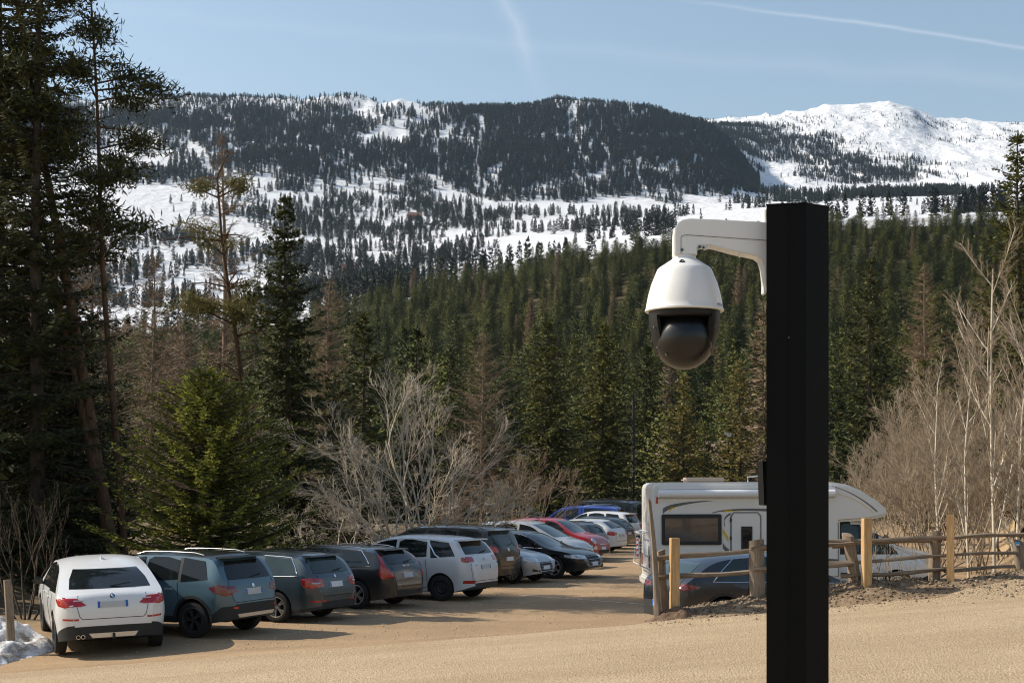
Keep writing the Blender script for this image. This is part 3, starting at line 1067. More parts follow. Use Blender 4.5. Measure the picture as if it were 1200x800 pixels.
mid = []
for k in range(6):
    w_, c_ = conifer((17.0, 13.5, 19.0, 12.5, 13.0, 15.5)[k], (4.3, 5.0, 3.9, 5.0, 5.3, 4.6)[k], 200 + k, whorls=24, per=9, step=0.38, tw=0.80, tww=0.13, z0=0.05, droop=0.3, up=0.22,
                     power=(0.58, 0.38, 0.70, 0.30, 0.34, 0.46)[k], hang=0.4, sticks=False, jit=0.28, twigs=2, tr=0.22)
    mid.append(one_mesh('conifer_%d' % k, w_, c_, M['bark'], M['forest']))
w_, c_ = conifer(19.0, 3.0, 210, whorls=30, per=7, step=0.35, tw=1.3, tww=0.06, z0=0.1, droop=0.1, up=0.3, power=0.6, hang=0.3, sticks=False, twigs=3, tr=0.18)
mid_larch = one_mesh('larch', w_, c_, M['twig'], M['larch'])
far = []
for k in range(4):
    w_, c_ = conifer(15.0, (2.6, 3.2, 2.9, 3.6)[k], 220 + k, whorls=9, per=6, step=1.2, tw=2.2, tww=0.6, z0=0.03, droop=0.3, up=0.25,
                     power=(0.75, 0.5, 0.6, 0.42)[k], hang=0.4, sticks=False, jit=0.3, twigs=1, tr=0.25)
    far.append(one_mesh('far_conifer_%d' % k, w_, c_, M['bark'], M['far']))

# candidate spots over the slope (jittered, denser than crowns are wide so that the wood closes)
N = 24000
dd = np.sqrt(rng.uniform(100 ** 2, 548 ** 2, N))
uu = rng.uniform(-0.46, 0.46, N)
dd2 = np.sqrt(rng.uniform(100 ** 2, 330 ** 2, 3200))
uu2 = rng.uniform(-0.46, 0.46, 3200)
dd, uu = np.concatenate([dd, dd2]), np.concatenate([uu, uu2])
X, Y = uu * dd, dd
keep = np.ones(len(X), bool)
pxs = 600 + FPX * uu
keep &= ~((dd < 150) & (pxs > 560) & (pxs < 780))            # the track that leads up through the trees
keep &= (fbm(X / 60 + 5, Y / 60, 3) > -0.22) | (dd < 300)
keep &= ~((pxs < 360) & (dd > 470))                          # open snow seen between the trees at the left
keep &= (dd < 530) | (fbm(X / 90, Y / 90 + 7, 3) > -0.02)
X, Y, dd, pxs = X[keep], Y[keep], dd[keep], pxs[keep]
cell = {}
order = np.argsort(dd)
sel = []
for j in order:                                              # thin out: no two stems closer than about 4 m
    key = (int(X[j] // 7.4), int(Y[j] // 7.4))
    if key in cell:
        continue
    cell[key] = 1
    sel.append(j)
sel = np.array(sel)
X, Y, dd, pxs = X[sel], Y[sel], dd[sel], pxs[sel]
Z = zfar(X, Y)
kind = rng.integers(0, 6, len(X))
isl = rng.random(len(X)) < 0.025 + 0.22 * sstep(0.12, 0.24, fbm(X / 45 + 31, Y / 45, 3))
scl = rng.uniform(0.58, 1.12, len(X)) * np.interp(dd, [100, 200, 300, 520], [0.72, 0.80, 0.68, 0.60])
show = (pxs > -10) & (pxs < 1210) & (dd > 118) & ((pxs > 380) & (pxs < 1150) | (dd > 160))
idx_show = np.where(show)[0]
big = idx_show[np.argsort(-(scl[idx_show] / dd[idx_show]))][:300]
is_big = np.zeros(len(X), bool)
is_big[big] = True


def slope_label(px, d):
    where = ('left of the pale bare tree' if px < 400 else 'above the pale bare tree' if px < 560 else 'above the blue pickup' if px < 690 else 'above the gap between row and motorhome' if px < 765
             else 'below and beside the dome camera' if px < 897 else 'just right of the camera post' if px < 1040 else 'behind the birches')
    rank = 'front-rank' if d < 160 else 'second-rank' if d < 200 else 'higher standing'
    return 'dark green %s conifer of the wooded slope, %s' % (rank, where)


for j in big:
    lar = isl[j]
    o = add('larch_tree' if lar else 'conifer_tree', mid_larch if lar else mid[kind[j]], None, None, (X[j], Y[j], Z[j] - 0.3), float(rng.random() * 6.28))
    o.scale = (scl[j] * rng.uniform(0.9, 1.15), scl[j] * rng.uniform(0.9, 1.15), scl[j])
    if lar:
        tag(o, 'bare brown larch among the conifers of the wooded slope, ' + ('left of the dome camera' if pxs[j] < 756 else 'right of the dome camera'), 'tree', 'larches on the wooded slope')
    else:
        tag(o, slope_label(pxs[j], dd[j]), 'tree', 'conifers at the front of the wooded slope')


def scatter(name, label, pts, rot, sc, kinds, sources):
    """one 'stuff' object: its points carry copies of the given tree meshes (geometry nodes)"""
    me = bpy.data.meshes.new(name)
    me.vertices.add(len(pts))
    me.vertices.foreach_set('co', np.asarray(pts, np.float32).ravel())
    for nm, typ, val in (('rotz', 'FLOAT', rot), ('siz', 'FLOAT', sc), ('kin', 'INT', kinds)):
        a = me.attributes.new(nm, typ, 'POINT')
        a.data.foreach_set('value', np.asarray(val, np.float32 if typ == 'FLOAT' else np.int32))
    o = add(name, me)
    tag(o, label, None, None, 'stuff')
    ng = bpy.data.node_groups.new(name, 'GeometryNodeTree')
    ng.interface.new_socket('Geometry', in_out='INPUT', socket_type='NodeSocketGeometry')
    ng.interface.new_socket('Geometry', in_out='OUTPUT', socket_type='NodeSocketGeometry')
    n, l = ng.nodes, ng.links
    gi, go = n.new('NodeGroupInput'), n.new('NodeGroupOutput')
    iop = n.new('GeometryNodeInstanceOnPoints')
    g2i = n.new('GeometryNodeGeometryToInstance')
    for s in reversed(sources):
        oi = n.new('GeometryNodeObjectInfo')
        oi.inputs['Object'].default_value = s
        oi.transform_space = 'ORIGINAL'
        l.new(oi.outputs['Geometry'], g2i.inputs[0])

    def named(nm, typ):
        a = n.new('GeometryNodeInputNamedAttribute')
        a.data_type = typ
        a.inputs['Name'].default_value = nm
        return a.outputs['Attribute']
    m2p = n.new('GeometryNodeMeshToPoints')
    l.new(gi.outputs[0], m2p.inputs[0])
    l.new(m2p.outputs[0], iop.inputs['Points'])
    l.new(g2i.outputs[0], iop.inputs['Instance'])
    iop.inputs['Pick Instance'].default_value = True
    l.new(named('kin', 'INT'), iop.inputs['Instance Index'])
    cx = n.new('ShaderNodeCombineXYZ')
    l.new(named('rotz', 'FLOAT'), cx.inputs[2])
    l.new(cx.outputs[0], iop.inputs['Rotation'])
    l.new(named('siz', 'FLOAT'), iop.inputs['Scale'])
    l.new(iop.outputs[0], go.inputs[0])
    md = o.modifiers.new('scatter', 'NODES')
    md.node_group = ng
    return o


# the tree meshes copied by the masses belong to trees that stand in view
def first_with(me):
    return next(o for o in scene.objects if o.type == 'MESH' and o.data == me)


rest = ~is_big
src = [first_with(m) for m in mid]
lar_obj = [o for o in scene.objects if o.type == 'MESH' and o.data == mid_larch]
if not lar_obj:
    lar_obj = [add('larch_tree', mid_larch, None, None, (20.0, 175.0, hz(20.0, 175.0)))]
    tag(lar_obj[0], 'bare brown larch among the dark conifers of the wooded slope', 'tree', 'larches on the wooded slope')
kk = np.where(isl, 6, kind)
P3 = np.stack([X, Y, Z - 0.3], 1)
scatter('forest', 'dense dark conifer forest covering the slope', P3[rest], rng.random(rest.sum()) * 6.28, scl[rest], kk[rest], src + [lar_obj[0]])

# trees on the snowy plateau and the mountain
N = 230000
md_ = np.sqrt(rng.uniform(640 ** 2, 3500 ** 2, N))
mu = rng.uniform(-0.46, 0.46, N)
mx, my = mu * md_, md_
mz = zfar(mx, my)
mpx = 600 + FPX * mu
mpy = 570 - (mz - EYE) / my * FPX
n1 = fbm(mx / 120, my / 120, 4)
n2 = fbm(mx / 45 + 3, my / 45, 3)
gul = np.where(np.abs(fbm(mx / 75 + 9, my / 420, 3)) < 0.022, 0.12, 1.0)
den = np.zeros(N)
ridge = (my > 1990) & (my < 2660) & (mpx < 890)
colden = np.interp(mpx, [-200, 140, 260, 320, 380, 420, 480, 520, 560, 700, 860, 880], [0.95, 0.9, 0.95, 1.05, 1.0, 0.9, 0.8, 1.0, 1.25, 1.35, 1.35, 1.15])
band = np.interp(mpy, [100, 118, 135, 150, 185, 225, 240], [0.75, 0.85, 1.0, 1.05, 0.95, 0.62, 0.0])
slope_gap = np.where((mpx < 540) & (mpy > 185), 0.80, 1.0) * np.where((mpx < 290) & (mpy > 150), 0.80, 1.0)
den = np.where(ridge, np.clip((colden * band * slope_gap) * 1.10 - 0.34 + 1.9 * n1 + 1.4 * n2, 0, 1) * gul, den)
right = (my > 2650) & (mpx > 830)
diag = np.exp(-(((mpy - (165 + (mpx - 880) * 0.27)) / 22.0) ** 2))
den = np.where(right, np.clip(0.95 * diag - 0.10 + 1.4 * n1 + 1.3 * n2 - 0.05, 0, 0.9) * (mpy > 146) * (diag > 0.1), den)
foot = (my > 1700) & (my < 2900) & (mpy < 246) & (mpx > 860)
den = np.where(foot & (mpy > 224), np.clip(0.25 + 1.6 * n1 + n2, 0, 0.8), den)
mead = my <= 1990
mden = np.interp(mpx, [-200, 150, 330, 360, 480, 560, 650, 800, 1200], [-.05, -0.08, 0.08, 0.26, 0.22, 0.04, -0.12, -0.16, -0.16]) + np.interp(mpy, [225, 240, 250, 275, 330, 360], [-.25, -.12, -.02, 0.0, 0.10, 0.2])
den = np.where(mead, np.clip(mden + 1.5 * n1 + 1.1 * n2 - 0.06, 0, 0.5) * 0.7, den)
keep = rng.random(N) < den
mx, my, mz, mpx, mpy = mx[keep], my[keep], mz[keep], mpx[keep], mpy[keep]
msc = rng.uniform(0.42, 0.98, len(mx)) * np.where(my > 2650, 0.75, 1.0) * np.where(mpy < 128, 0.6, 1.0)
sn = 14000
sd = np.sqrt(rng.uniform(2650 ** 2, 3560 ** 2, sn)); su = rng.uniform(0.13, 0.46, sn)
sx, sy = su * sd, sd
sz = zfar(sx, sy)
spy = 570 - (sz - EYE) / sy * FPX
ks = (rng.random(sn) < np.clip(0.02 + 2.6 * fbm(sx / 90, sy / 120 + 2, 4) + 1.2 * fbm(sx / 25, sy / 25, 2), 0, .9)) & (spy > 134)
mx, my, mz = np.concatenate([mx, sx[ks]]), np.concatenate([my, sy[ks]]), np.concatenate([mz, sz[ks]])
mpx, mpy = np.concatenate([mpx, 600 + FPX * su[ks]]), np.concatenate([mpy, spy[ks]])
msc = np.concatenate([msc, rng.uniform(.16, .42, ks.sum())])
mk = rng.integers(0, 4, len(mx))
one = []
meadow_pick = np.where((my < 1900) & (mpx > 380) & (mpx < 760) & (mpy > 240) & (mpy < 330))[0]
for k in range(4):
    j = meadow_pick[k * 7 % len(meadow_pick)]
    o = add('conifer_tree', far[k], None, None, (mx[j], my[j], mz[j] - 0.3))
    mk[j] = -1
    one.append(tag(o, 'small dark conifer standing on the far snowy plateau', 'tree', 'lone conifers on the snowy plateau'))
ok = mk >= 0
scatter('mountain_forest', 'dark conifers scattered over the snowy plateau and mountain', np.stack([mx, my, mz - 0.3], 1)[ok], rng.random(ok.sum()) * 6.28, msc[ok], mk[ok], one)


# ------------------------------------------------------------------ vehicles: materials
def mat_glass(name, c, rough=0.04):
    q = Nodes(name)
    co = q.coord()
    n = q.noise(3.0, 3, 0.5, co)
    q.set(Base_Color=q.mix(n, tuple(x * 0.6 for x in c), tuple(x * 1.3 for x in c)), Roughness=rough, Specular_IOR_Level=0.4)
    return q.m


M['glass'] = mat_glass('tinted_car_glass', (0.010, 0.013, 0.014))
M['glass_teal'] = mat_glass('green_car_glass', (0.030, 0.050, 0.052))
M['rubber'] = plain('tyre_rubber', (0.018, 0.017, 0.016), 0.85, spec=0.3)
M['plastic'] = plain('black_trim_plastic', (0.022, 0.022, 0.022), 0.65, spec=0.35)
M['under'] = plain('dark_underbody', (0.01, 0.01, 0.01), 0.9, spec=0.1)
M['alloy'] = plain('silver_alloy', (0.55, 0.55, 0.55), 0.32, 0.9)
M['dark_alloy'] = plain('dark_alloy', (0.10, 0.10, 0.105), 0.4, 0.8)
M['steel_wheel'] = plain('black_steel_wheel', (0.02, 0.02, 0.02), 0.5)
M['chrome'] = plain('chrome', (0.72, 0.73, 0.74), 0.15, 1.0)
M['red_lamp'] = plain('red_lamp_glass', (0.36, 0.010, 0.010), 0.12, coat=0.8, var=0.5, scale=18)
M['dark_red_lamp'] = plain('dark_red_lamp_glass', (0.14, 0.008, 0.010), 0.12, coat=0.8, var=0.4, scale=18)
M['clear_lamp'] = plain('clear_lamp_glass', (0.50, 0.52, 0.54), 0.10, 0.35, coat=1.0, var=0.6, scale=14)
M['plate'] = plain('plate_white', (0.62, 0.63, 0.64), 0.4, var=0.12, scale=9)
M['plate_blue'] = plain('plate_blue', (0.02, 0.09, 0.42), 0.4)
M['plate_grey'] = plain('plate_grey_patch', (0.44, 0.45, 0.45), 0.5, var=0.1, scale=9)
M['bmw_blue'] = plain('badge_blue', (0.05, 0.22, 0.60), 0.3)

P_WHITE = paint('white_paint', (0.66, 0.67, 0.68), 0.0, 0.32, 0.10)
P_WARMW = paint('warm_white_paint', (0.60, 0.605, 0.62), 0.1, 0.32, 0.12)
P_BLUEG = paint('grey_blue_paint', (0.052, 0.112, 0.150), 0.25, 0.34, 0.06)
P_SLATE = paint('slate_paint', (0.022, 0.042, 0.056), 0.2, 0.30, 0.03)
P_BROWN = paint('dark_brown_grey_paint', (0.010, 0.010, 0.011), 0.0, 0.28, 0.02, 0.5)
P_BLACK = paint('black_paint', (0.005, 0.006, 0.007), 0.0, 0.25, 0.012, 0.5)
P_SILVER = paint('silver_paint', (0.38, 0.41, 0.45), 0.7, 0.34, 0.10)
P_BEIGE = paint('light_silver_paint', (0.50, 0.50, 0.50), 0.5, 0.34, 0.10)
P_RED = paint('dark_red_paint', (0.34, 0.008, 0.016), 0.15, 0.3, 0.08)
P_GREY = paint('dark_grey_paint', (0.034, 0.040, 0.048), 0.3, 0.32, 0.04)
P_BLUE = paint('blue_paint', (0.012, 0.055, 0.32), 0.3, 0.3, 0.08)
P_NAVY = paint('blue_black_paint', (0.007, 0.010, 0.016), 0.0, 0.25, 0.02, 0.5)

_wheel_cache = {}


def wheel_meshes(r, style, spokes):
    key = (round(r, 3), style, spokes)
    if key in _wheel_cache:
        return _wheel_cache[key]
    w = 0.105
    ri = r * 0.68
    tyre = MB().lathe([(ri, -w * .9), (r * .86, -w), (r * .965, -w * .86), (r, -w * .6), (r, w * .6), (r * .965, w * .86), (r * .86, w), (ri, w * .9)], 36, axis='y', close=True).mesh('tyre', 40)
    m = MB()
    m.lathe([(ri * 1.0, w * .92), (ri * .93, w * .95), (ri * .88, w * .55), (ri * .88, -w * .8), (ri * 1.0, -w * .9)], 36, axis='y', close=True)
    m.lathe([(0.001, w * .60), (ri * .20, w * .60), (ri * .24, w * .35), (ri * .24, 0)], 16, axis='y')
    if style == 'steel':
        m.lathe([(ri * .2, w * .40), (ri * .55, w * .62), (ri * .70, w * .30), (ri * .9, w * .45)], 32, axis='y')
        for k in range(10):
            a = 2 * math.pi * k / 10
            m.tube([(math.cos(a) * ri * .74, w * .42, math.sin(a) * ri * .74), (math.cos(a) * ri * .80, w * .46, math.sin(a) * ri * .80)], ri * .05, 6)
    else:
        for k in range(spokes):
            for off in ((-0.11, 0.11) if style == 'double' else (0.0,)):
                a = 2 * math.pi * k / spokes
                a1 = a + off * 1.5
                wd0, wd1 = (ri * .055, ri * .065) if style == 'double' else (ri * .10, ri * .14)
                d0, d1 = (math.cos(a), math.sin(a)), (math.cos(a1), math.sin(a1))
                p0, p1 = (d0[0] * ri * .16, d0[1] * ri * .16), (d1[0] * ri * .95, d1[1] * ri * .95)
                nn = (-(p1[1] - p0[1]), p1[0] - p0[0])
                ln = math.hypot(*nn)
                nn = (nn[0] / ln, nn[1] / ln)
                poly = [(p0[0] + nn[0] * wd0, p0[1] + nn[1] * wd0), (p1[0] + nn[0] * wd1, p1[1] + nn[1] * wd1), (p1[0] - nn[0] * wd1, p1[1] - nn[1] * wd1), (p0[0] - nn[0] * wd0, p0[1] - nn[1] * wd0)]
                m.prism(poly, w * .30, w * .66, 'xz')
    rim = m.mesh('rim', 35)
    back = MB().lathe([(0.001, -w * .1), (ri * .9, -w * .1)], 24, axis='y').mesh('brake_disc')
    _wheel_cache[key] = (tyre, rim, back)
    return _wheel_cache[key]


def chaikin(pts, it=2):
    for _ in range(it):
        out = [pts[0]]
        for a, b in zip(pts[:-1], pts[1:]):
            out.append((a[0] * .75 + b[0] * .25, a[1] * .75 + b[1] * .25))
            out.append((a[0] * .25 + b[0] * .75, a[1] * .25 + b[1] * .75))
        out.append(pts[-1])
        pts = out
    return pts


class Car:
    def __init__(self, name, label, L, Wd, H, prof, belt, axles, wr, mat, sill=0.22, tumble=0.76, clad=None, group='cars parked along the lot', cat='car', roof_mat=None,
                 end_round=0.30, rim='alloy', style='single', spokes=10, sx=1.0):
        self.L, self.Wd, self.H, self.wr = L, Wd, H, wr
        self.root = tag(empty(name, (0, 0, 0)), label, cat, group)
        pr = chaikin(prof, 2)
        px = np.array([p[0] for p in pr]); pz = np.array([p[1] for p in pr])
        for k in range(1, len(px)):
            px[k] = max(px[k], px[k - 1] + 1e-4)
        self.px, self.pz = px, pz
        self.zt = lambda x: np.interp(x, px, pz)
        bx = np.array([p[0] for p in belt]); bz = np.array([p[1] for p in belt])
        self.zb = lambda x: np.interp(x, bx, bz)
        self.axles = axles
        self.mat = mat
        if clad:
            cx = np.array([p[0] for p in clad]); cz = np.array([p[1] for p in clad])
            zc = lambda x: np.interp(x, cx, cz)
        else:
            zc = lambda x: np.full_like(np.asarray(x, float), sill - 0.05)
        RA = wr * 1.16
        st = []
        ln = np.concatenate([[0], np.cumsum(np.hypot(np.diff(px), np.diff(pz)))])
        st += list(np.interp(np.arange(0, ln[-1], 0.075), ln, px))
        for a in axles:
            st += [a + RA * math.cos(t) for t in np.linspace(0, math.pi, 15)]
            st += [a - RA * 1.001 - .004, a + RA * 1.001 + .004]
        st = np.unique(np.round(np.array(st + [px[0], px[-1]]), 4))
        st = st[(st >= px[0]) & (st <= px[-1])]
        keepst = [st[0]]
        for s in st[1:]:
            if s - keepst[-1] > 0.0035 or abs(self.zt(s) - self.zt(keepst[-1])) > .03:
                keepst.append(s)
        st = np.array(keepst)
        n = len(st)
        zt, zbl = self.zt(st), self.zb(st)
        u = np.clip((np.abs(st) - (L / 2 - .5)) / .5, 0, 1)
        wv = Wd / 2 * (1 - end_round * u ** 3)
        zs = sill + 0.10 * np.clip((np.abs(st) - (L / 2 - .55)) / .55, 0, 1) ** 1.2
        arch = np.zeros(n)
        for a in axles:
            q = RA ** 2 - (st - a) ** 2
            arch = np.maximum(arch, np.where(q > 0, wr + np.sqrt(np.maximum(q, 0)), 0))
        zs2 = np.maximum(zs, arch)
        zs2 = np.minimum(zs2, zt - 0.02)
        crown = np.clip(0.45 * (zt - zs2), 0.005, 0.075)
        crown = np.where((zt < .95) & (np.abs(st) > L / 2 - .12), np.minimum(crown, .006), crown)
        zbb = np.clip(zbl, zs2, np.maximum(zt - crown - 0.01, zs2))
        self.fn = (st, wv)

        def yside(k, z):
            b = zbl[k]
            lo = sill
            t = np.clip((z - lo) / max(b - lo, .05), 0, 1)
            g = 0.935 + 0.065 * np.sin(np.clip(t * 1.9, 0, 1.571)) - 0.028 * np.clip((t - .62) / .38, 0, 1) ** 1.5
            g -= 0.012 * np.exp(-((t - .33) / .13) ** 2)
            if z > b:
                tt = (z - b) / max(H - b, .1)
                g = 0.972 - (0.972 - tumble) * np.clip(tt, 0, 1.2) ** 1.15
            return wv[k] * g
        zc_ = np.clip(zc(st), zs2, zbb)
        V = []
        NL, NU, NT = 5, 4, 7
        for k in range(n):
            ring = [(0.0, zs2[k])]
            zz = [zs2[k], (zs2[k] + zc_[k]) / 2] + list(zc_[k] + (zbb[k] - zc_[k]) * np.linspace(0, 1, NL + 1))
            zz += list(zbb[k] + (zt[k] - crown[k] - zbb[k]) * np.linspace(0, 1, NU + 1)[1:])
            for z in zz:
                ring.append((yside(k, z), z))
            yr = ring[-1][0]
            for j in range(1, NT + 1):
                t = j / NT
                y = yr * (1 - t ** 1.0)
                ring.append((y, zt[k] - crown[k] * (y / yr) ** 2.8))
            V.append(ring)
        m = len(V[0])
        verts, faces, isclad, isroof = [], [], [], []
        for k in range(n):
            for (y, z) in V[k]:
                verts.append((st[k], y, z))
        off = len(verts)
        for k in range(n):
            for (y, z) in V[k]:
                verts.append((st[k], -y, z))
        verts = np.array(verts)
        for k in range(n - 1):
            for j in range(m - 1):
                q = [k * m + j, k * m + j + 1, (k + 1) * m + j + 1, (k + 1) * m + j]
                p = verts[q]
                if np.linalg.norm(np.cross(p[2] - p[0], p[3] - p[1])) < 1e-6:
                    continue
                cl = clad is not None and 1 <= j <= 2
                if j == 0:
                    cl = clad is not None
                if clad is not None and p[:, 2].mean() < zc(p[:, 0].mean()) + .005:
                    cl = True
                rf = roof_mat is not None and j >= 2 + NL + NU - 0 and p[:, 2].mean() > H - 0.12
                for s, qq in ((1, q), (-1, [i + off for i in q][::-1])):
                    faces.append(qq)
                    isclad.append(cl)
                    isroof.append(rf)
        for k, rev in ((0, False), (n - 1, True)):
            a = [k * m + j for j in range(m)]
            b = [off + k * m + j for j in range(m - 2, 0, -1)]
            f = a + b
            faces.append(f[::-1] if rev else f)
            isclad.append(clad is not None)
            isroof.append(False)
        self.bvh = BVHTree.FromPolygons([tuple(v) for v in verts], faces)
        isclad, isroof = np.array(isclad), np.array(isroof)

        def sub(name_, mask, mt):
            fs = [faces[i] for i in np.where(mask)[0]]
            used = sorted({i for f in fs for i in f})
            mp = {i: j for j, i in enumerate(used)}
            me = bpy.data.meshes.new(name_)
            me.from_pydata([tuple(verts[i]) for i in used], [], [tuple(mp[i] for i in f) for f in fs])
            bm = bmesh.new()
            bm.from_mesh(me)
            bmesh.ops.remove_doubles(bm, verts=bm.verts[:], dist=0.0004)
            bmesh.ops.recalc_face_normals(bm, faces=bm.faces[:])
            bm.to_mesh(me)
            bm.free()
            me.polygons.foreach_set('use_smooth', np.ones(len(me.polygons), dtype=bool))
            me.set_sharp_from_angle(angle=R(38))
            return add(name_, me, mt, self.root)
        self.body = sub('body', ~isclad & ~isroof, mat)
        if isclad.any():
            sub('lower_trim', isclad, M['plastic'])
        if isroof.any():
            sub('roof', isroof, roof_mat)
        # dark underbody so that no light shows through the wheel tunnel
        MB().box((0, 0, sill + .20), (L * .86, Wd * .62, .36)).build('underbody', M['under'], self.root)
        tyre, rimm, back = wheel_meshes(wr, style, spokes)
        for a in axles:
            for s in (1, -1):
                o = add('wheel', tyre, M['rubber'], self.root, (a, s * (Wd / 2 - .115), wr))
                if s < 0:
                    o.rotation_euler = (0, 0, math.pi)
                rm = add('rim', rimm.copy() if rimm.materials and rimm.materials[0] != M[rim] else rimm, None, o)
                if not rm.data.materials:
                    rm.data.materials.append(M[rim])
                elif rm.data.materials[0] != M[rim]:
                    rm.data.materials[0] = M[rim]
                add('brake_disc', back, M['under'], o)

    # ---- projecting panels, lamps, glass and seams on to the body
    def hit(self, s, z, a):
        d = Vector((-math.cos(a), -math.sin(a), 0))
        ax = Vector((-math.sin(a), math.cos(a), 0))
        o = ax * s - d * 6 + Vector((0, 0, z))
        loc, nrm, i, dist = self.bvh.ray_cast(o, d)
        if loc is None:
            loc, nrm, i, dist = self.bvh.find_nearest(Vector((0, 0, z)) + ax * s - d * (self.L / 2 if abs(math.cos(a)) > .7 else self.Wd / 2))
            return loc, -d
        return loc, -d

    def panel(self, name, pts, a, mat, off=0.005, rows=8, colsn=8, parent=None, mirror=True, label=None, z_dir=False, smooth=True):
        """pts: (s, z) outline seen from azimuth a degrees (90 = left side, s = -x; 180 = rear, s = -y; 0 = front, s = y)"""
        outs = []
        for sgn in ((1, -1) if mirror else (1,)):
            aa = R(a) * sgn
            pp = [(p[0] * sgn, p[1]) for p in pts]
            z0, z1 = min(p[1] for p in pp), max(p[1] for p in pp)
            V, F = [], []
            grid = []
            for i in range(rows + 1):
                z = z0 + (z1 - z0) * min(max(i / rows, 0.002), 0.998)
                xs_ = []
                for (p, q) in zip(pp, pp[1:] + pp[:1]):
                    if (p[1] - z) * (q[1] - z) <= 0 and abs(p[1] - q[1]) > 1e-9:
                        xs_.append(p[0] + (q[0] - p[0]) * (z - p[1]) / (q[1] - p[1]))
                if len(xs_) < 2:
                    continue
                lo, hi = min(xs_), max(xs_)
                row = []
                for j in range(colsn + 1):
                    s = lo + (hi - lo) * j / colsn
                    loc, nd = self.hit(s, z, aa)
                    row.append(len(V))
                    V.append(loc + nd * off)
                grid.append(row)
            for r0, r1 in zip(grid[:-1], grid[1:]):
                for j in range(colsn):
                    F.append((r0[j], r0[j + 1], r1[j + 1], r1[j]))
            nd = Vector((math.cos(aa), math.sin(aa), 0))
            rim_ = grid[0] + [r[-1] for r in grid[1:]] + grid[-1][-2::-1] + [r[0] for r in grid[-2:0:-1]]
            b = len(V)
            V += [V[i] - nd * (off + 0.012) for i in rim_]
            k = len(rim_)
            F += [(rim_[i], b + i, b + (i + 1) % k, rim_[(i + 1) % k]) for i in range(k)]
            mb = MB().raw(V, F)
            o = add(name, mb.mesh(name, 45), mat, parent or self.root)
            if label:
                o['label'] = label
            outs.append(o)
        return outs

    def strip(self, name, pts, a, mat, r=0.006, off=0.001, mirror=True, parent=None, n=4):
        for sgn in ((1, -1) if mirror else (1,)):
            aa = R(a) * sgn
            P = []
            for p, q in zip(pts[:-1], pts[1:]):
                k = max(2, int(math.hypot(q[0] - p[0], q[1] - p[1]) / 0.09) + 1)
                for i in range(k):
                    P.append((p[0] + (q[0] - p[0]) * i / k, p[1] + (q[1] - p[1]) * i / k))
            P.append(pts[-1])
            out = []
            for s, z in P:
                loc, nd = self.hit(s * sgn, z, aa)
                out.append(loc + nd * off)
            MB().tube(out, r, n).build(name, mat, parent or self.root, 60)

    # ---- standard fittings
    def side_glass(self, wins, mat='glass', inset=0.085, low=0.025, trim=None):
        """wins: (rear x low, rear x high, front x low, front x high) per pane, left side; mirrored"""
        outline = None
        for (rl, ru, fl, fu) in wins:
            lo = [(-x, self.zb(x) + low) for x in np.linspace(rl, fl, 6)]
            hi = [(-x, min(self.zt(x) - inset, self.H - inset)) for x in np.linspace(fu, ru, 6)]
            hi = [(s, max(z, self.zb(-s) + low + .03)) for s, z in hi]
            poly = lo + hi
            self.panel('window', poly, 90, M[mat], 0.007, 8, 9)
        if trim:
            rl, ru = wins[0][0], wins[0][1]
            fl, fu = wins[-1][2], wins[-1][3]
            hi = [(-x, min(self.zt(x) - inset, self.H - inset) + .012) for x in np.linspace(fu, ru, 10)]
            lo = [(-x, self.zb(x) + low - .01) for x in np.linspace(rl, fl, 8)]
            self.strip('window_trim', hi + [(hi[-1][0] * .5 + lo[0][0] * .5 + .02, (hi[-1][1] + lo[0][1]) / 2)] + lo, 90, M[trim], 0.011, 0.004)

    def rear_glass(self, z0, z1, w0, w1, mat='glass'):
        o = self.panel('rear_window', [(-w0, z0), (w0, z0), (w0 * .6 + w1 * .4 + .015, z0 + (z1 - z0) * .5), (w1, z1), (-w1, z1), (-(w0 * .6 + w1 * .4 + .015), z0 + (z1 - z0) * .5)], 180, M[mat], 0.010, 10, 14, mirror=False)
        x = self.hit(0, z0 + .03, math.pi)[0]
        y = self.hit(0, z0 + (z1 - z0) * .35, math.pi)[0]
        MB().tube([x + Vector((-.02, 0, 0)), Vector((x.x - .022, -.20, z0 + .06)), Vector((x.x - .01, -.34, z0 + .075))], 0.011, 5).build('wiper', M['plastic'], o[0])

    def windscreen(self, z0, z1, w0, w1, mat='glass'):
        self.panel('windscreen', [(-w0, z0), (w0, z0), (w1, z1), (-w1, z1)], 0, M[mat], 0.009, 10, 14, mirror=False)

    def plate(self, z, rear=True, eu=True, blank='plate_grey', w=.52, h=.115):
        a = 180 if rear else 0
        p = self.panel('licence_plate', [(-w / 2, z), (w / 2, z), (w / 2, z + h), (-w / 2, z + h)], a, M['plate'], 0.010, 2, 8, mirror=False)[0]
        sg = 1
        self.panel('blue_band', [(-w / 2 + .002, z + .003), (-w / 2 + .045, z + .003), (-w / 2 + .045, z + h - .003), (-w / 2 + .002, z + h - .003)], a, M['plate_blue'], 0.013, 2, 2, mirror=False, parent=p)
        self.panel('blue_band', [(w / 2 - .045, z + .003), (w / 2 - .002, z + .003), (w / 2 - .002, z + h - .003), (w / 2 - .045, z + h - .003)], a, M['plate_blue'], 0.013, 2, 2, mirror=False, parent=p)
        self.panel('number_field', [(-w / 2 + .05, z + .006), (w / 2 - .05, z + .006), (w / 2 - .05, z + h - .006), (-w / 2 + .05, z + h - .006)], a, M[blank], 0.012, 2, 6, mirror=False, parent=p)

    def corner(self, name, pts, a, mat, off=0.008, **kw):
        """pts: (x, y, z) on the left side; projected from azimuth a"""
        aa = R(a)
        return self.panel(name, [(-math.sin(aa) * p[0] + math.cos(aa) * p[1], p[2]) for p in pts], a, mat, off, **kw)

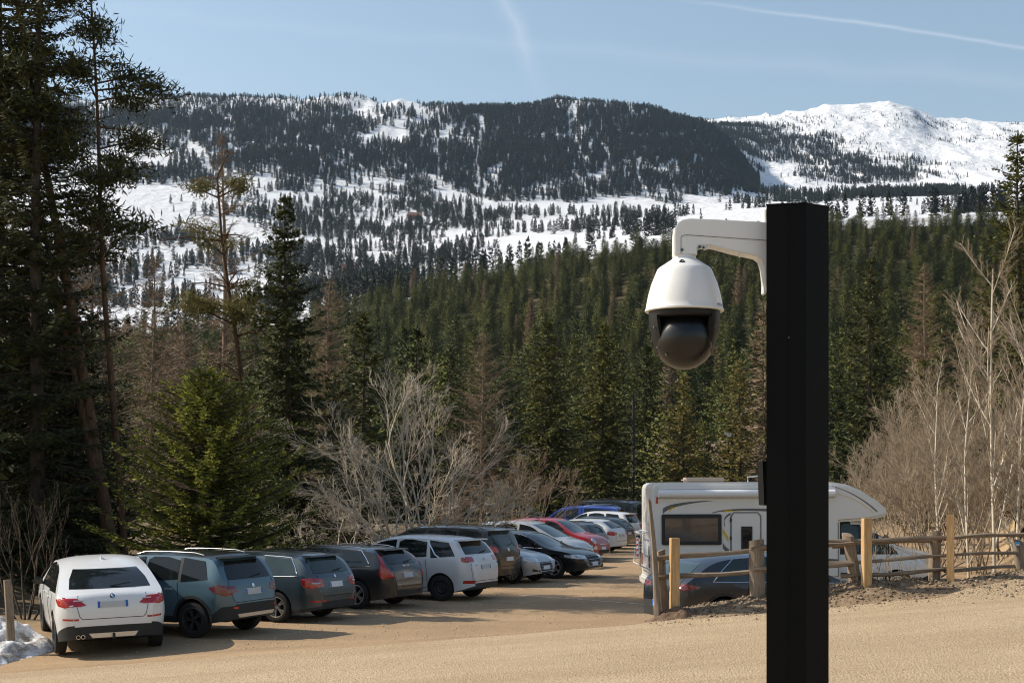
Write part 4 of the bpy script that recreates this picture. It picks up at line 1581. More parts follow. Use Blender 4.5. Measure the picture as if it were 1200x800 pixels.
    def mirrors(self, x, mat=None, z=None):
        z = z or float(self.zb(x)) + .09
        for s in (1, -1):
            y = s * (self.Wd / 2 + .075)
            o = MB().box((x, y, z), (.13, .19, .145), bev=.05).build('mirror', mat or self.mat, self.root, 60)
            MB().box((x - .068, y, z), (.008, .15, .105)).build('mirror_glass', M['glass'], o)
            MB().tube([(x + .02, s * (self.Wd / 2 - .10), z - .08), (x + .02, y - s * .05, z - .03)], .022, 6).build('mirror_arm', M['plastic'], o)

    def handles(self, xsz, mat=None):
        for (x, z) in xsz:
            for s in (1, -1):
                loc, nd = self.hit(-x * s, z, R(90) * s)
                c = loc + nd * .018
                MB().box(c, (.20, .03, .028), bev=.009).build('door_handle', mat or self.mat, self.root, 60)

    def doors(self, xs_, z0=None, slope=0.05):
        """vertical shut lines at the given x"""
        for x in xs_:
            z_lo = 0.32
            self.strip('door_seam', [(-x, z_lo), (-(x - 0.0), (z_lo + self.zb(x)) / 2), (-(x + slope), float(self.zb(x)) + .01)], 90, M['under'], 0.0065, 0.0)
        self.strip('door_seam', [(-min(xs_), .32), (-max(xs_), .32)], 90, M['under'], 0.006, 0.0)

    def rails(self, x0, x1, mat='alloy', r=.010, up=.03, yy=None):
        y = yy or self.Wd / 2 * .70
        for s in (1, -1):
            pts = []
            for x in np.linspace(x0, x1, 9):
                e = min(1, min(abs(x - x0), abs(x - x1)) / .15)
                z = float(self.zt(x)) - .035 + up * e
                pts.append((x, s * y, z))
            MB().tube(pts, r, 6).build('roof_rail', M[mat], self.root, 60)

    def antenna(self, x, h=.22, fin=False):
        z = float(self.zt(x))
        if fin:
            MB().prism([(x - .09, z - .01), (x + .08, z - .01), (x - .05, z + .06), (x - .09, z + .06)], -.014, .014, 'xz').build('antenna_fin', self.mat, self.root)
        else:
            MB().tube([(x, 0, z - .01), (x - h * .6, 0, z + h * .75)], .006, 5).build('antenna', M['plastic'], self.root)

    def spoiler(self, x0, x1, w, mat=None, t=.03, drop=.0):
        z0, z1 = float(self.zt(x1)), float(self.zt(x1)) - drop
        poly = [(x1 + .10, z0 - .012), (x1, z0 + .006), (x0, z1 + .0), (x0 - .01, z1 - t), (x1 + .05, z1 - t - .01)]
        MB().prism(poly, -w, w, 'xz').build('roof_spoiler', mat or self.mat, self.root, 30)

    def arch_trim(self, wdt=0.06, mat='plastic'):
        for a in self.axles:
            for s in (1, -1):
                V, F = [], []
                k = 18
                for i in range(k + 1):
                    t = math.pi * (i / k) * 1.12 - 0.06 * math.pi
                    for rr in (self.wr * 1.165, self.wr * 1.165 + wdt):
                        x = a + rr * math.cos(t)
                        z = max(self.wr + rr * math.sin(t), .24)
                        loc, nd = self.hit(-x * s, z, R(90) * s)
                        V.append(loc + nd * .012)
                        V.append(loc - nd * .01)
                for i in range(k):
                    b = i * 4
                    F += [(b, b + 2, b + 6, b + 4), (b + 2, b + 3, b + 7, b + 6), (b + 1, b, b + 4, b + 5)]
                MB().raw(V, F).build('wheel_arch_trim', M[mat], self.root, 50)

    def tailgate_seam(self, w, z0, z1):
        self.strip('tailgate_seam', [(-w * .96, z1), (-w, (z0 + z1) / 2), (-w * .94, z0 + .05), (-w * .86, z0), (w * .86, z0), (w * .94, z0 + .05), (w, (z0 + z1) / 2), (w * .96, z1)], 180, M['under'], 0.006, 0.0, mirror=False)

    def badge(self, z, r=.04, rear=True, mat='chrome', y=0.0):
        a = 180 if rear else 0
        pts = [(r * math.cos(t) - y, z + r * math.sin(t)) for t in np.linspace(0, 2 * math.pi, 17)[:-1]]
        return self.panel('badge', pts, a, M[mat], 0.010, 6, 4, mirror=False)[0]

    def letters(self, text, z, size, rear=True, mat='chrome', spacing=1.3, y=0.0):
        cu = bpy.data.curves.new('letters', 'FONT')
        cu.body = text
        cu.size = size
        cu.align_x = 'CENTER'
        cu.extrude = 0.004
        cu.space_character = spacing
        o = bpy.data.objects.new('letters_src', cu)
        col.objects.link(o)
        dg = bpy.context.evaluated_depsgraph_get()
        me = bpy.data.meshes.new_from_object(o.evaluated_get(dg))
        bpy.data.objects.remove(o)
        loc = self.hit(-y if rear else y, z + size * .3, math.pi if rear else 0)[0]
        e = add('lettering', me, None, self.root)
        me.materials.clear()
        me.materials.append(M[mat])
        e.location = (loc.x + (-.008 if rear else .008), y, z)
        e.rotation_euler = (R(90), 0, R(-90) if rear else R(90))
        return e

    def place(self, px, d, heading, anchor, z=None):
        """anchor: local (x, y) that stands at photograph column px, d metres ahead"""
        c, s = math.cos(heading), math.sin(heading)
        X = (px - 600) / FPX * d - (anchor[0] * c - anchor[1] * s)
        Y = d - (anchor[0] * s + anchor[1] * c)
        # rest the wheels on the ground: height and tilt from the four contact points
        hz_ = []
        for a in self.axles:
            for sy in (1, -1):
                lx, ly = a, sy * (self.Wd / 2 - .1)
                hz_.append(gz(X + lx * c - ly * s, Y + lx * s + ly * c))
        self.root.location = (X, Y, sum(hz_) / 4 if z is None else z)
        pitch = ((hz_[2] + hz_[3]) - (hz_[0] + hz_[1])) / 2 / (self.axles[1] - self.axles[0])
        roll = ((hz_[0] + hz_[2]) - (hz_[1] + hz_[3])) / 2 / (self.Wd - .2)
        self.root.rotation_euler = (roll, -pitch, heading)
        return self


HEAD = math.atan2(0.44, -0.90)      # parked nose-in
BACK = math.atan2(-0.44, 0.90)      # parked tail-in, facing us

# 1 ---- white coupe SUV, tail to the camera
c = Car('parked_car', 'white coupe SUV seen from behind at the left end of the row', 4.67, 1.90, 1.62,
        [(-2.335, .50), (-2.33, .74), (-2.31, .92), (-2.27, 1.05), (-2.20, 1.13), (-2.05, 1.17), (-1.35, 1.46), (-.8, 1.585), (-.2, 1.62), (.35, 1.58), (1.2, 1.14), (1.9, 1.02), (2.2, .86), (2.3, .66), (2.335, .5)],
        [(-2.3, 1.02), (-1, 1.03), (1.2, .98), (2.3, .8)], (-1.42, 1.40), .365, P_WHITE, .26, .74, [(-2.335, .60), (-2.25, .58), (-1.95, .44), (-1.6, .30), (1.6, .30), (1.9, .36), (2.33, .44)], rim='dark_alloy', spokes=10)
c.side_glass([(-1.75, -1.05, -.55, -.45), (-.48, -.40, 1.0, .45)])
c.rear_glass(1.19, 1.47, .70, .56)
c.windscreen(1.14, 1.52, .70, .58)
for pts in ([(-2.30, .42, .93), (-2.22, .80, .90), (-2.10, .90, .92), (-1.92, .93, 1.03), (-2.15, .84, 1.08), (-2.28, .62, 1.06)],):
    c.corner('tail_light', pts, 152, M['red_lamp'])
c.strip('lamp_bar', [(.50, 1.02), (.66, 1.02)], 180, M['clear_lamp'], .012, .012)
c.panel('reflector', [(.58, .68), (.84, .68), (.84, .715), (.58, .715)], 180, M['red_lamp'], .006, 2, 5)
c.plate(.885)
c.tailgate_seam(.60, .70, 1.10)
b = c.badge(1.08, .042, True, 'plastic')
for q, mt in ((0, 'bmw_blue'), (1, 'plate'), (2, 'bmw_blue'), (3, 'plate')):
    t0 = q * math.pi / 2
    c.panel('badge_quarter', [(0, 1.08)] + [(.030 * math.cos(t0 + t), 1.08 + .030 * math.sin(t0 + t)) for t in np.linspace(.03, math.pi / 2 - .03, 5)], 180, M[mt], .014, 4, 3, mirror=False, parent=b)
c.panel('diffuser', [(-.36, .37), (.36, .37), (.42, .45), (-.42, .45)], 180, M['alloy'], .012, 3, 8, mirror=False)
MB().tube([(-2.30, 0, .33), (-2.38, 0, .36), (-2.39, 0, .44)], .022, 8).build('tow_bar', M['plastic'], c.root)
for y in (.52, .60):
    e = MB().tube([(-2.28, y, .40), (-2.37, y, .40)], .036, 12).build('exhaust_tip', M['chrome'], c.root, 40)
    MB().tube([(-2.36, y, .40), (-2.374, y, .40)], .028, 12).build('exhaust_bore', M['under'], e)
c.mirrors(.82, M['plastic'])
c.handles([(-.55, .93), (.45, .92)])
c.doors([-1.15, -.42, .85])
c.antenna(-.62, fin=True)
c.panel('headlight', [(-2.2, .72), (-1.75, .80), (-1.70, .90), (-2.15, .84)], 90, M['clear_lamp'], .006, 4, 5)
c.place(134, 24.9, R(90 + 22.5), (-2.335, 0))

# 2 ---- grey-blue compact SUV with dark roof
c = Car('parked_car', 'grey-blue compact SUV with a black roof, next to the white one', 4.18, 1.80, 1.61,
        [(-2.09, .50), (-2.085, .70), (-2.05, .78), (-2.02, .98), (-1.95, 1.10), (-1.78, 1.40), (-1.68, 1.52), (-1.55, 1.575), (-1.0, 1.605), (0, 1.61), (.4, 1.56), (1.02, 1.13), (1.6, 1.06), (1.95, .95), (2.06, .72), (2.09, .5)],
        [(-2.1, 1.05), (-1, 1.03), (1, 1.0), (2, .9)], (-1.26, 1.24), .345, P_BLUEG, .27, .78, [(-2.09, .62), (-1.9, .60), (-1.75, .48), (-1.62, .40), (1.6, .40), (1.8, .5), (2.09, .55)], roof_mat=P_BLACK, rim='dark_alloy', style='double', spokes=5)
c.side_glass([(-1.62, -1.48, -.98, -.98), (-.90, -.90, -.12, -.14), (-.04, -.06, .92, .48)], inset=.10)
c.panel('pillar_panel', [(.90, 1.05), (.98, 1.05), (.98, 1.50), (.90, 1.50)], 90, M['plastic'], .003, 4, 2)
c.rear_glass(1.10, 1.44, .66, .55)
c.windscreen(1.14, 1.50, .66, .56)
c.corner('tail_light', [(-2.06, .50, .88), (-1.98, .78, .80), (-1.75, .88, .86), (-1.66, .90, .96), (-1.85, .86, 1.02), (-2.04, .60, 1.0)], 148, M['dark_red_lamp'])
c.panel('reflector', [(.55, .56), (.66, .56), (.66, .60), (.55, .60)], 180, M['red_lamp'], .008, 2, 3)
c.plate(.80)
c.tailgate_seam(.70, .68, 1.08)
c.badge(.97, .038)
c.panel('skid_plate', [(-.50, .36), (.50, .36), (.58, .46), (-.58, .46)], 180, M['alloy'], .010, 3, 8, mirror=False)
c.arch_trim(.055)
c.mirrors(.66, P_BLUEG)
c.handles([(-.72, .91), (.18, .90)], M['chrome'])
c.doors([-.95, -.08, .78])
c.rails(-1.35, .25, 'alloy')
c.antenna(-1.25)
c.spoiler(-1.86, -1.66, .60, P_BLACK, drop=-.005)
c.place(229, 26.9, HEAD, (-1.26, .78))

# 3 ---- slate estate
c = Car('parked_car', 'slate blue estate car with bright red tail lamps, third from the left', 4.66, 1.82, 1.47,
        [(-2.33, .45), (-2.325, .66), (-2.28, .80), (-2.25, .95), (-2.16, 1.05), (-2.00, 1.28), (-1.90, 1.38), (-1.75, 1.425), (-1.2, 1.455), (-.2, 1.47), (.3, 1.42), (1.05, 1.0), (1.7, .92), (2.15, .80), (2.28, .62), (2.33, .45)],
        [(-2.3, .97), (-1, .94), (1, .91), (2.3, .75)], (-1.36, 1.33), .325, P_SLATE, .20, .77, [(-2.33, .36), (-2.0, .30), (-1.7, .26), (1.7, .24), (2.33, .30)], rim='alloy', style='double', spokes=5)
c.side_glass([(-1.90, -1.66, -1.02, -1.00), (-.92, -.90, -.10, -.12), (-.02, -.04, .92, .42)], 'glass_teal', trim='chrome')
c.rear_glass(1.03, 1.34, .66, .55, 'glass_teal')
c.windscreen(1.01, 1.38, .68, .56)
c.corner('tail_light', [(-2.30, .48, .76), (-2.20, .80, .72), (-2.05, .885, .74), (-2.0, .90, .94), (-2.18, .80, .95), (-2.28, .52, .92)], 150, M['red_lamp'])
c.strip('lamp_bar', [(.60, .83), (.80, .83)], 180, M['clear_lamp'], .016, .010)
c.panel('reflector', [(.40, .44), (.80, .44), (.80, .475), (.40, .475)], 180, M['red_lamp'], .006, 2, 5)
c.plate(.73, blank='plate')
c.tailgate_seam(.62, .56, 1.0)
c.badge(.96, .036)
c.mirrors(.70)
c.handles([(-.78, .86), (.12, .85)])
c.doors([-.98, -.06, .80])
c.rails(-1.6, .20, 'plastic')
c.antenna(-1.30)
c.spoiler(-2.02, -1.86, .58)
c.place(326, 29.7, HEAD, (-1.36, .80))

# 4 ---- dark brown-grey estate with tall lamps
c = Car('parked_car', 'dark brown-grey estate car with tall hooked red lamps and chrome window line', 4.70, 1.85, 1.45,
        [(-2.35, .45), (-2.345, .66), (-2.31, .80), (-2.26, .98), (-2.15, 1.08), (-1.92, 1.31), (-1.80, 1.38), (-1.6, 1.415), (-1.0, 1.44), (-.2, 1.45), (.3, 1.40), (1.1, .98), (1.8, .90), (2.15, .80), (2.30, .62), (2.35, .45)],
        [(-2.3, 1.0), (-1, .94), (1, .90), (2.3, .75)], (-1.43, 1.44), .335, P_BROWN, .20, .76, None, rim='alloy', style='double', spokes=5)
c.side_glass([(-1.82, -1.50, -1.02, -1.0), (-.92, -.90, -.10, -.12), (-.02, -.04, .92, .40)], 'glass_teal', trim='chrome')
c.rear_glass(1.04, 1.33, .64, .54)
c.windscreen(1.0, 1.36, .68, .56)
c.corner('tail_light', [(-2.28, .60, .72), (-2.12, .86, .70), (-2.02, .89, .80), (-2.04, .84, 1.02), (-1.93, .75, 1.28), (-2.02, .70, 1.27), (-2.15, .78, .98), (-2.26, .64, .86)], 145, M['red_lamp'], rows=14)
c.plate(.72)
c.letters('VOLVO', .97, .055, spacing=2.0)
c.tailgate_seam(.64, .52, 1.0)
c.mirrors(.72)
c.handles([(-.78, .86), (.12, .85)])
c.doors([-.98, -.06, .82])
c.rails(-1.55, .15, 'chrome')
c.antenna(-1.2, fin=True)
c.spoiler(-1.98, -1.80, .56)
c.panel('bumper_insert', [(-.62, .28), (.62, .28), (.70, .42), (-.70, .42)], 180, M['plastic'], .006, 3, 10, mirror=False)
c.place(419, 33.0, HEAD, (-1.43, .82))

# 5 ---- white compact MPV on steel wheels
c = Car('parked_car', 'white compact people carrier on black steel wheels, midway along the row', 4.44, 1.84, 1.62,
        [(-2.22, .45), (-2.215, .74), (-2.17, .92), (-2.12, 1.06), (-2.02, 1.16), (-1.82, 1.42), (-1.72, 1.52), (-1.5, 1.57), (-1, 1.605), (-.1, 1.62), (.5, 1.54), (1.42, 1.06), (1.8, .96), (2.1, .80), (2.2, .6), (2.22, .45)],
        [(-2.2, 1.10), (-1, 1.03), (1, .98), (2.2, .8)], (-1.38, 1.40), .325, P_WARMW, .21, .78, [(-2.22, .38), (-2.0, .30), (-1.7, .22), (2.2, .24)], rim='steel_wheel', style='steel')
c.side_glass([(-1.80, -1.55, -1.10, -1.02), (-.98, -.94, -.15, -.15), (-.06, -.06, 1.25, .55)], inset=.10)
c.strip('window_trim', [(1.36, 1.06), (1.22, 1.14), (.95, 1.50)], 90, M['chrome'], .018, .004)
c.rear_glass(1.16, 1.48, .72, .60)
c.windscreen(1.08, 1.50, .70, .58)
c.corner('tail_light', [(-2.18, .54, .98), (-2.10, .80, .96), (-1.98, .88, .98), (-1.95, .88, 1.08), (-2.05, .84, 1.10), (-2.15, .56, 1.10)], 150, M['red_lamp'])
c.panel('reflector', [(.62, .44), (.84, .44), (.84, .52), (.62, .52)], 180, M['red_lamp'], .008, 3, 4)
c.plate(.78)
c.tailgate_seam(.72, .50, 1.12)
b = c.strip('chevron', [(-.05, 1.03), (0, 1.065), (.05, 1.03)], 180, M['chrome'], .008, .006, mirror=False)
b = c.strip('chevron', [(-.05, 1.00), (0, 1.035), (.05, 1.00)], 180, M['chrome'], .008, .006, mirror=False)
c.letters('C4', .86, .09, y=.50, spacing=1.0)
c.mirrors(1.05)
c.handles([(-.72, .94), (.20, .93)], M['plastic'])
c.doors([-1.00, -.10, 1.0])
c.antenna(-.9, .34)
c.spoiler(-1.92, -1.70, .62, P_WARMW)
c.place(518, 35.4, HEAD, (-1.38, .80))

# 6 ---- black large MPV
c = Car('parked_car', 'black people carrier right behind the white one, tail lamps to the lane', 4.85, 1.90, 1.74,
        [(-2.425, .5), (-2.42, .80), (-2.38, 1.0), (-2.34, 1.12), (-2.18, 1.45), (-2.08, 1.62), (-1.9, 1.69), (-1.2, 1.73), (0, 1.74), (.6, 1.66), (1.45, 1.12), (1.9, 1.0), (2.25, .85), (2.40, .62), (2.425, .5)],
        [(-2.4, 1.10), (1.2, 1.04), (2.4, .85)], (-1.46, 1.46), .335, P_BLACK, .22, .80, None)
c.side_glass([(-2.05, -1.90, -1.2, -1.18), (-1.1, -1.1, -.15, -.15), (-.05, -.05, 1.25, .65)], inset=.11)
c.rear_glass(1.14, 1.58, .74, .64, 'glass_teal')
c.windscreen(1.14, 1.60, .72, .62)
c.corner('tail_light', [(-2.38, .62, .98), (-2.25, .88, .95), (-2.15, .92, 1.0), (-2.15, .90, 1.16), (-2.25, .86, 1.18), (-2.36, .64, 1.12)], 148, M['red_lamp'])
c.plate(.72, blank='plate')
c.badge(1.04, .06)
c.tailgate_seam(.78, .58, 1.14)
c.panel('reflector', [(.70, .44), (.84, .44), (.84, .49), (.70, .49)], 180, M['red_lamp'], .008, 2, 3)
c.mirrors(1.1)
c.doors([-1.15, -.1, .95])
c.rails(-1.9, .4, 'plastic')
c.antenna(-1.3, .5)
c.spoiler(-2.26, -2.05, .66, P_SILVER)
c.place(598, 40.9, HEAD, (-2.425, 0))


def front_kit(c, zl, xl, glass='glass', lamp='clear_lamp', grille=(.30, .62, .42), lampw=.42):
    """headlamps, grille, number plate and lower intake of a car that faces the lane"""
    L2, w = c.L / 2, c.Wd / 2
    c.corner('headlight', [(L2 - .05, w - .42, zl - .01), (L2 - .22, w - .10, zl), (L2 - xl, w - .02, zl + .05), (L2 - xl - .05, w - .06, zl + .13), (L2 - .30, w - .22, zl + .13), (L2 - .12, w - .44, zl + .09)], 40, M[lamp], .008)
    g0, g1, gw = grille
    c.panel('grille', [(-gw * .8, g0), (gw * .8, g0), (gw, (g0 + g1) / 2), (gw * .9, g1), (-gw * .9, g1), (-gw, (g0 + g1) / 2)], 0, M['plastic'], .006, 6, 10, mirror=False)
    for z in np.linspace(g0 + .05, g1 - .03, 4):
        c.strip('grille_bar', [(-gw * .85, z), (gw * .85, z)], 0, M['chrome'], .006, .010, mirror=False)
    c.panel('fog_lamp_recess', [(w - .42, .32), (w - .14, .34), (w - .14, .44), (w - .36, .42)], 0, M['plastic'], .007, 3, 4)
    c.plate(.40, False, blank='plate')


# 7 ---- silver small hatch facing the lane
c = Car('parked_car', 'small silver hatchback facing the lane beside the black people carrier', 3.97, 1.75, 1.42,
        [(-1.985, .45), (-1.98, .75), (-1.93, .98), (-1.75, 1.2), (-1.5, 1.34), (-1.0, 1.40), (-.3, 1.42), (.2, 1.38), (.95, .98), (1.5, .90), (1.82, .78), (1.95, .60), (1.985, .42)],
        [(-1.9, .98), (.9, .90), (1.9, .74)], (-1.25, 1.22), .32, P_SILVER, .2, .76)
c.side_glass([(-1.40, -1.15, -.35, -.35), (-.26, -.26, .82, .30)])
c.windscreen(.98, 1.33, .64, .54)
c.rear_glass(1.02, 1.28, .60, .5)
front_kit(c, .64, .62)
c.mirrors(.62)
c.doors([-.32, .70])
c.place(641, 42.2, BACK, (1.985, 0))

# 8 ---- black saloon-like estate facing the lane
c = Car('parked_car', 'long black car facing the lane, its alloy front wheel in the sun', 4.92, 1.88, 1.46,
        [(-2.46, .45), (-2.45, .8), (-2.38, 1.0), (-2.15, 1.25), (-1.8, 1.40), (-1.0, 1.45), (-.1, 1.46), (.4, 1.40), (1.2, .98), (1.9, .90), (2.28, .76), (2.42, .58), (2.46, .42)],
        [(-2.4, .98), (1, .92), (2.4, .74)], (-1.48, 1.44), .35, P_BLACK, .2, .75, None, rim='alloy', spokes=5)
c.side_glass([(-2.0, -1.70, -1.05, -1.05), (-.95, -.95, -.08, -.10), (0, -.02, 1.05, .48)], trim='chrome')
c.windscreen(.99, 1.37, .70, .58, 'glass_teal')
c.rear_glass(1.02, 1.32, .66, .54)
front_kit(c, .62, .66, grille=(.34, .72, .46))
c.mirrors(.85)
c.doors([-1.0, -.04, .95])
c.place(650, 44.0, BACK, (1.44, -.82))

# 9 ---- light silver MPV facing the lane
c = Car('parked_car', 'light silver people carrier facing the lane in front of the red car', 4.40, 1.83, 1.63,
        [(-2.2, .45), (-2.19, .8), (-2.12, 1.08), (-1.9, 1.42), (-1.7, 1.55), (-1, 1.61), (-.1, 1.63), (.4, 1.56), (1.35, 1.06), (1.75, .98), (2.05, .84), (2.17, .6), (2.2, .42)],
        [(-2.1, 1.05), (1.1, .98), (2.1, .80)], (-1.36, 1.33), .325, P_BEIGE, .2, .78)
c.side_glass([(-1.72, -1.5, -1.05, -1.02), (-.95, -.95, -.12, -.12), (-.03, -.03, 1.18, .50)])
c.windscreen(1.08, 1.52, .70, .58, 'glass_teal')
c.rear_glass(1.1, 1.46, .68, .56)
front_kit(c, .72, .72, grille=(.36, .62, .46))
c.mirrors(.98, P_WARMW)
c.doors([-1.0, -.08, 1.0])
c.rails(-1.6, .3, 'alloy')
c.place(688, 49.4, BACK, (2.2, 0))

# 10 ---- red mini MPV facing the lane
c = Car('parked_car', 'dark red round-eyed small people carrier facing the lane', 4.15, 1.78, 1.66,
        [(-2.07, .45), (-2.06, .85), (-2.0, 1.12), (-1.82, 1.45), (-1.65, 1.58), (-1, 1.65), (-.1, 1.66), (.4, 1.60), (1.15, 1.10), (1.65, 1.02), (1.92, .88), (2.04, .62), (2.07, .42)],
        [(-2.0, 1.05), (1.0, 1.0), (2.0, .84)], (-1.28, 1.30), .32, P_RED, .2, .80)
c.side_glass([(-1.65, -1.5, -1.0, -1.0), (-.92, -.92, -.12, -.12), (-.03, -.03, 1.0, .5)])
c.windscreen(1.12, 1.55, .68, .60, 'glass_teal')
c.rear_glass(1.1, 1.5, .66, .58)
for pz, rr in ((.80, .11), (.55, .075)):
    pts = [(rr * math.cos(t) + 1.15, pz + rr * math.sin(t)) for t in np.linspace(0, 2 * math.pi, 15)[:-1]]
    a30 = R(25)
    sx_ = -math.sin(a30) * 1.85 + math.cos(a30) * .62
    c.panel('headlight', [(p[0] - 1.15 + sx_, p[1]) for p in pts], 25, M['clear_lamp'], .012, 8, 8)
c.strip('chrome_bar', [(-.3, .66), (.3, .66)], 0, M['chrome'], .014, .008, mirror=False)
c.panel('intake', [(-.5, .32), (.5, .32), (.56, .46), (-.56, .46)], 0, M['plastic'], .006, 4, 10, mirror=False)
c.plate(.46, False, blank='plate')
c.mirrors(.85)
c.doors([-.96, -.08, .88])
c.place(708, 53.9, BACK, (2.07, 0))


# 11..16 ---- cars at the far end
def rear_simple(c, zw0, zw1, lamp, zp, glass='glass', plate_blank='plate_grey'):
    L2, w = c.L / 2, c.Wd / 2
    c.rear_glass(zw0, zw1, w * .74, w * .62, glass)
    c.windscreen(zw0, zw1, w * .74, w * .62)
    z0, z1 = lamp
    c.corner('tail_light', [(-L2 + .05, w - .40, z0 + .02), (-L2 + .14, w - .14, z0), (-L2 + .36, w - .03, z0 + .03), (-L2 + .34, w - .04, z1), (-L2 + .14, w - .14, z1), (-L2 + .05, w - .38, z1 - .01)], 150, M['red_lamp'])
    c.plate(zp, blank=plate_blank)
    c.tailgate_seam(w * .70, zp - .16, zw0)
    c.mirrors(.75)


c = Car('parked_car', 'dark grey estate with red corner lamps just beyond the red car', 4.60, 1.82, 1.48,
        [(-2.3, .45), (-2.295, .7), (-2.25, .9), (-2.15, 1.04), (-1.95, 1.32), (-1.8, 1.41), (-1.2, 1.46), (-.2, 1.48), (.3, 1.42), (1.05, .98), (1.8, .9), (2.2, .7), (2.3, .45)],
        [(-2.3, .98), (1, .92), (2.3, .75)], (-1.36, 1.36), .325, P_GREY, .2, .77)
c.side_glass([(-1.88, -1.62, -1.0, -1.0), (-.92, -.92, -.1, -.1), (-.02, -.02, .95, .4)], 'glass_teal', trim='chrome')
rear_simple(c, 1.03, 1.36, (.72, .94), .72)
c.rails(-1.6, .2, 'plastic')
c.doors([-.96, -.06, .8])
c.place(706, 55.9, HEAD, (-2.3, 0))

c = Car('parked_car', 'white hatchback with dark red lamps at the far end of the row', 4.36, 1.80, 1.46,
        [(-2.18, .45), (-2.17, .78), (-2.1, .95), (-2.0, 1.05), (-1.55, 1.36), (-1.2, 1.43), (-.3, 1.46), (.25, 1.40), (1.0, .98), (1.7, .9), (2.08, .72), (2.18, .45)],
        [(-2.2, 1.0), (1, .92), (2.2, .75)], (-1.30, 1.32), .32, P_WHITE, .2, .76)
c.side_glass([(-1.5, -1.1, -.2, -.2), (-.1, -.1, .9, .36)])
rear_simple(c, 1.05, 1.34, (.74, .92), .66)
c.doors([-.9, -.1, .8])
c.place(729, 61.2, HEAD, (-2.18, 0))

c = Car('parked_car', 'dark hatchback squeezed between two white cars at the far end', 4.3, 1.8, 1.5,
        [(-2.15, .45), (-2.14, .78), (-2.08, .98), (-1.7, 1.36), (-1.3, 1.46), (-.3, 1.5), (.25, 1.44), (1.0, .98), (1.7, .9), (2.05, .72), (2.15, .45)],
        [(-2.2, 1.0), (1, .92), (2.2, .75)], (-1.28, 1.3), .32, P_BLACK, .2, .77)
c.side_glass([(-1.55, -1.2, -.2, -.2), (-.1, -.1, .9, .36)])
rear_simple(c, 1.02, 1.36, (.76, .96), .66)
c.place(738, 64.8, HEAD, (-2.15, 0))

c = Car('parked_car', 'white SUV with dark rear window farthest along the row', 4.5, 1.84, 1.66,
        [(-2.25, .5), (-2.24, .8), (-2.18, 1.05), (-1.95, 1.45), (-1.8, 1.58), (-1.2, 1.64), (-.2, 1.66), (.3, 1.6), (1.1, 1.1), (1.8, 1.0), (2.15, .8), (2.25, .5)],
        [(-2.2, 1.08), (1, 1.02), (2.2, .85)], (-1.34, 1.34), .35, P_WHITE, .26, .78, [(-2.25, .5), (-1.8, .42), (1.8, .38), (2.25, .5)])
c.side_glass([(-1.8, -1.6, -1.0, -1.0), (-.9, -.9, -.1, -.1), (0, 0, 1.0, .46)])
rear_simple(c, 1.1, 1.48, (.84, 1.04), .74)
c.spoiler(-2.06, -1.84, .58)
c.place(746, 68.2, HEAD, (-2.25, 0))

c = Car('pickup_truck', 'bright blue pickup truck with dark windowed canopy rising behind the row', 5.3, 1.88, 1.86,
        [(-2.65, .55), (-2.645, 1.0), (-2.60, 1.15), (-2.42, 1.66), (-2.30, 1.80), (-1.8, 1.85), (-.6, 1.86), (-.52, 1.84), (-.1, 1.83), (.55, 1.78), (1.25, 1.24), (2.0, 1.14), (2.45, 1.0), (2.6, .8), (2.65, .55)],
        [(-2.7, 1.20), (1, 1.16), (2.6, 1.0)], (-1.55, 1.62), .38, P_BLUE, .36, .80, cat='pickup truck')
c.side_glass([(-2.28, -2.10, -.72, -.72), (-.42, -.42, .22, .22), (.30, .30, 1.15, .72)], inset=.13)
rear_simple(c, 1.24, 1.68, (.86, 1.16), .72)
c.strip('canopy_joint', [(.57, 1.2), (.57, 1.78)], 90, M['under'], .014, .0)
c.rails(-2.1, -.7, 'alloy', up=.07)
c.place(733, 71.4, math.atan2(0.30, -0.95), (-2.65, 0))

c = Car('parked_van', 'black van with a tall red lamp, last vehicle before the track', 4.9, 1.92, 1.98,
        [(-2.45, .5), (-2.445, 1.0), (-2.40, 1.3), (-2.32, 1.75), (-2.22, 1.90), (-1.9, 1.95), (-1, 1.98), (.6, 1.97), (1.0, 1.88), (1.75, 1.22), (2.2, 1.05), (2.4, .8), (2.45, .5)],
        [(-2.5, 1.18), (1.4, 1.12), (2.4, .95)], (-1.5, 1.5), .345, P_BLACK, .24, .86, cat='van')
c.side_glass([(-2.15, -2.1, -1.0, -1.0), (-.85, -.85, .35, .35), (.5, .5, 1.5, 1.05)], inset=.16)
rear_simple(c, 1.2, 1.76, (.95, 1.35), .72)
c.rails(-2.0, .5, 'plastic', up=.08)
c.place(752, 75.4, HEAD, (-2.45, 0))

# ---- blue-black SUV behind the fence on the right
c = Car('parked_car', 'blue-black SUV with chrome window line behind the rail fence', 4.68, 1.92, 1.60,
        [(-2.34, .50), (-2.335, .72), (-2.30, .92), (-2.25, 1.06), (-2.10, 1.18), (-1.75, 1.42), (-1.4, 1.54), (-.8, 1.59), (-.2, 1.60), (.35, 1.55), (1.2, 1.10), (1.9, .98), (2.2, .85), (2.3, .65), (2.34, .5)],
        [(-2.3, 1.06), (-1, 1.03), (1.2, .98), (2.3, .8)], (-1.42, 1.39), .37, P_NAVY, .25, .75, [(-2.34, .66), (-2.1, .62), (-1.85, .40), (-1.6, .30), (1.6, .30), (2.34, .44)], rim='dark_alloy')
c.side_glass([(-1.66, -1.15, -.95, -.95), (-.87, -.87, -.02, -.04), (.06, .04, 1.05, .46)], 'glass_teal', trim='chrome')
c.rear_glass(1.12, 1.40, .68, .54, 'glass_teal')
c.windscreen(1.12, 1.50, .70, .58)
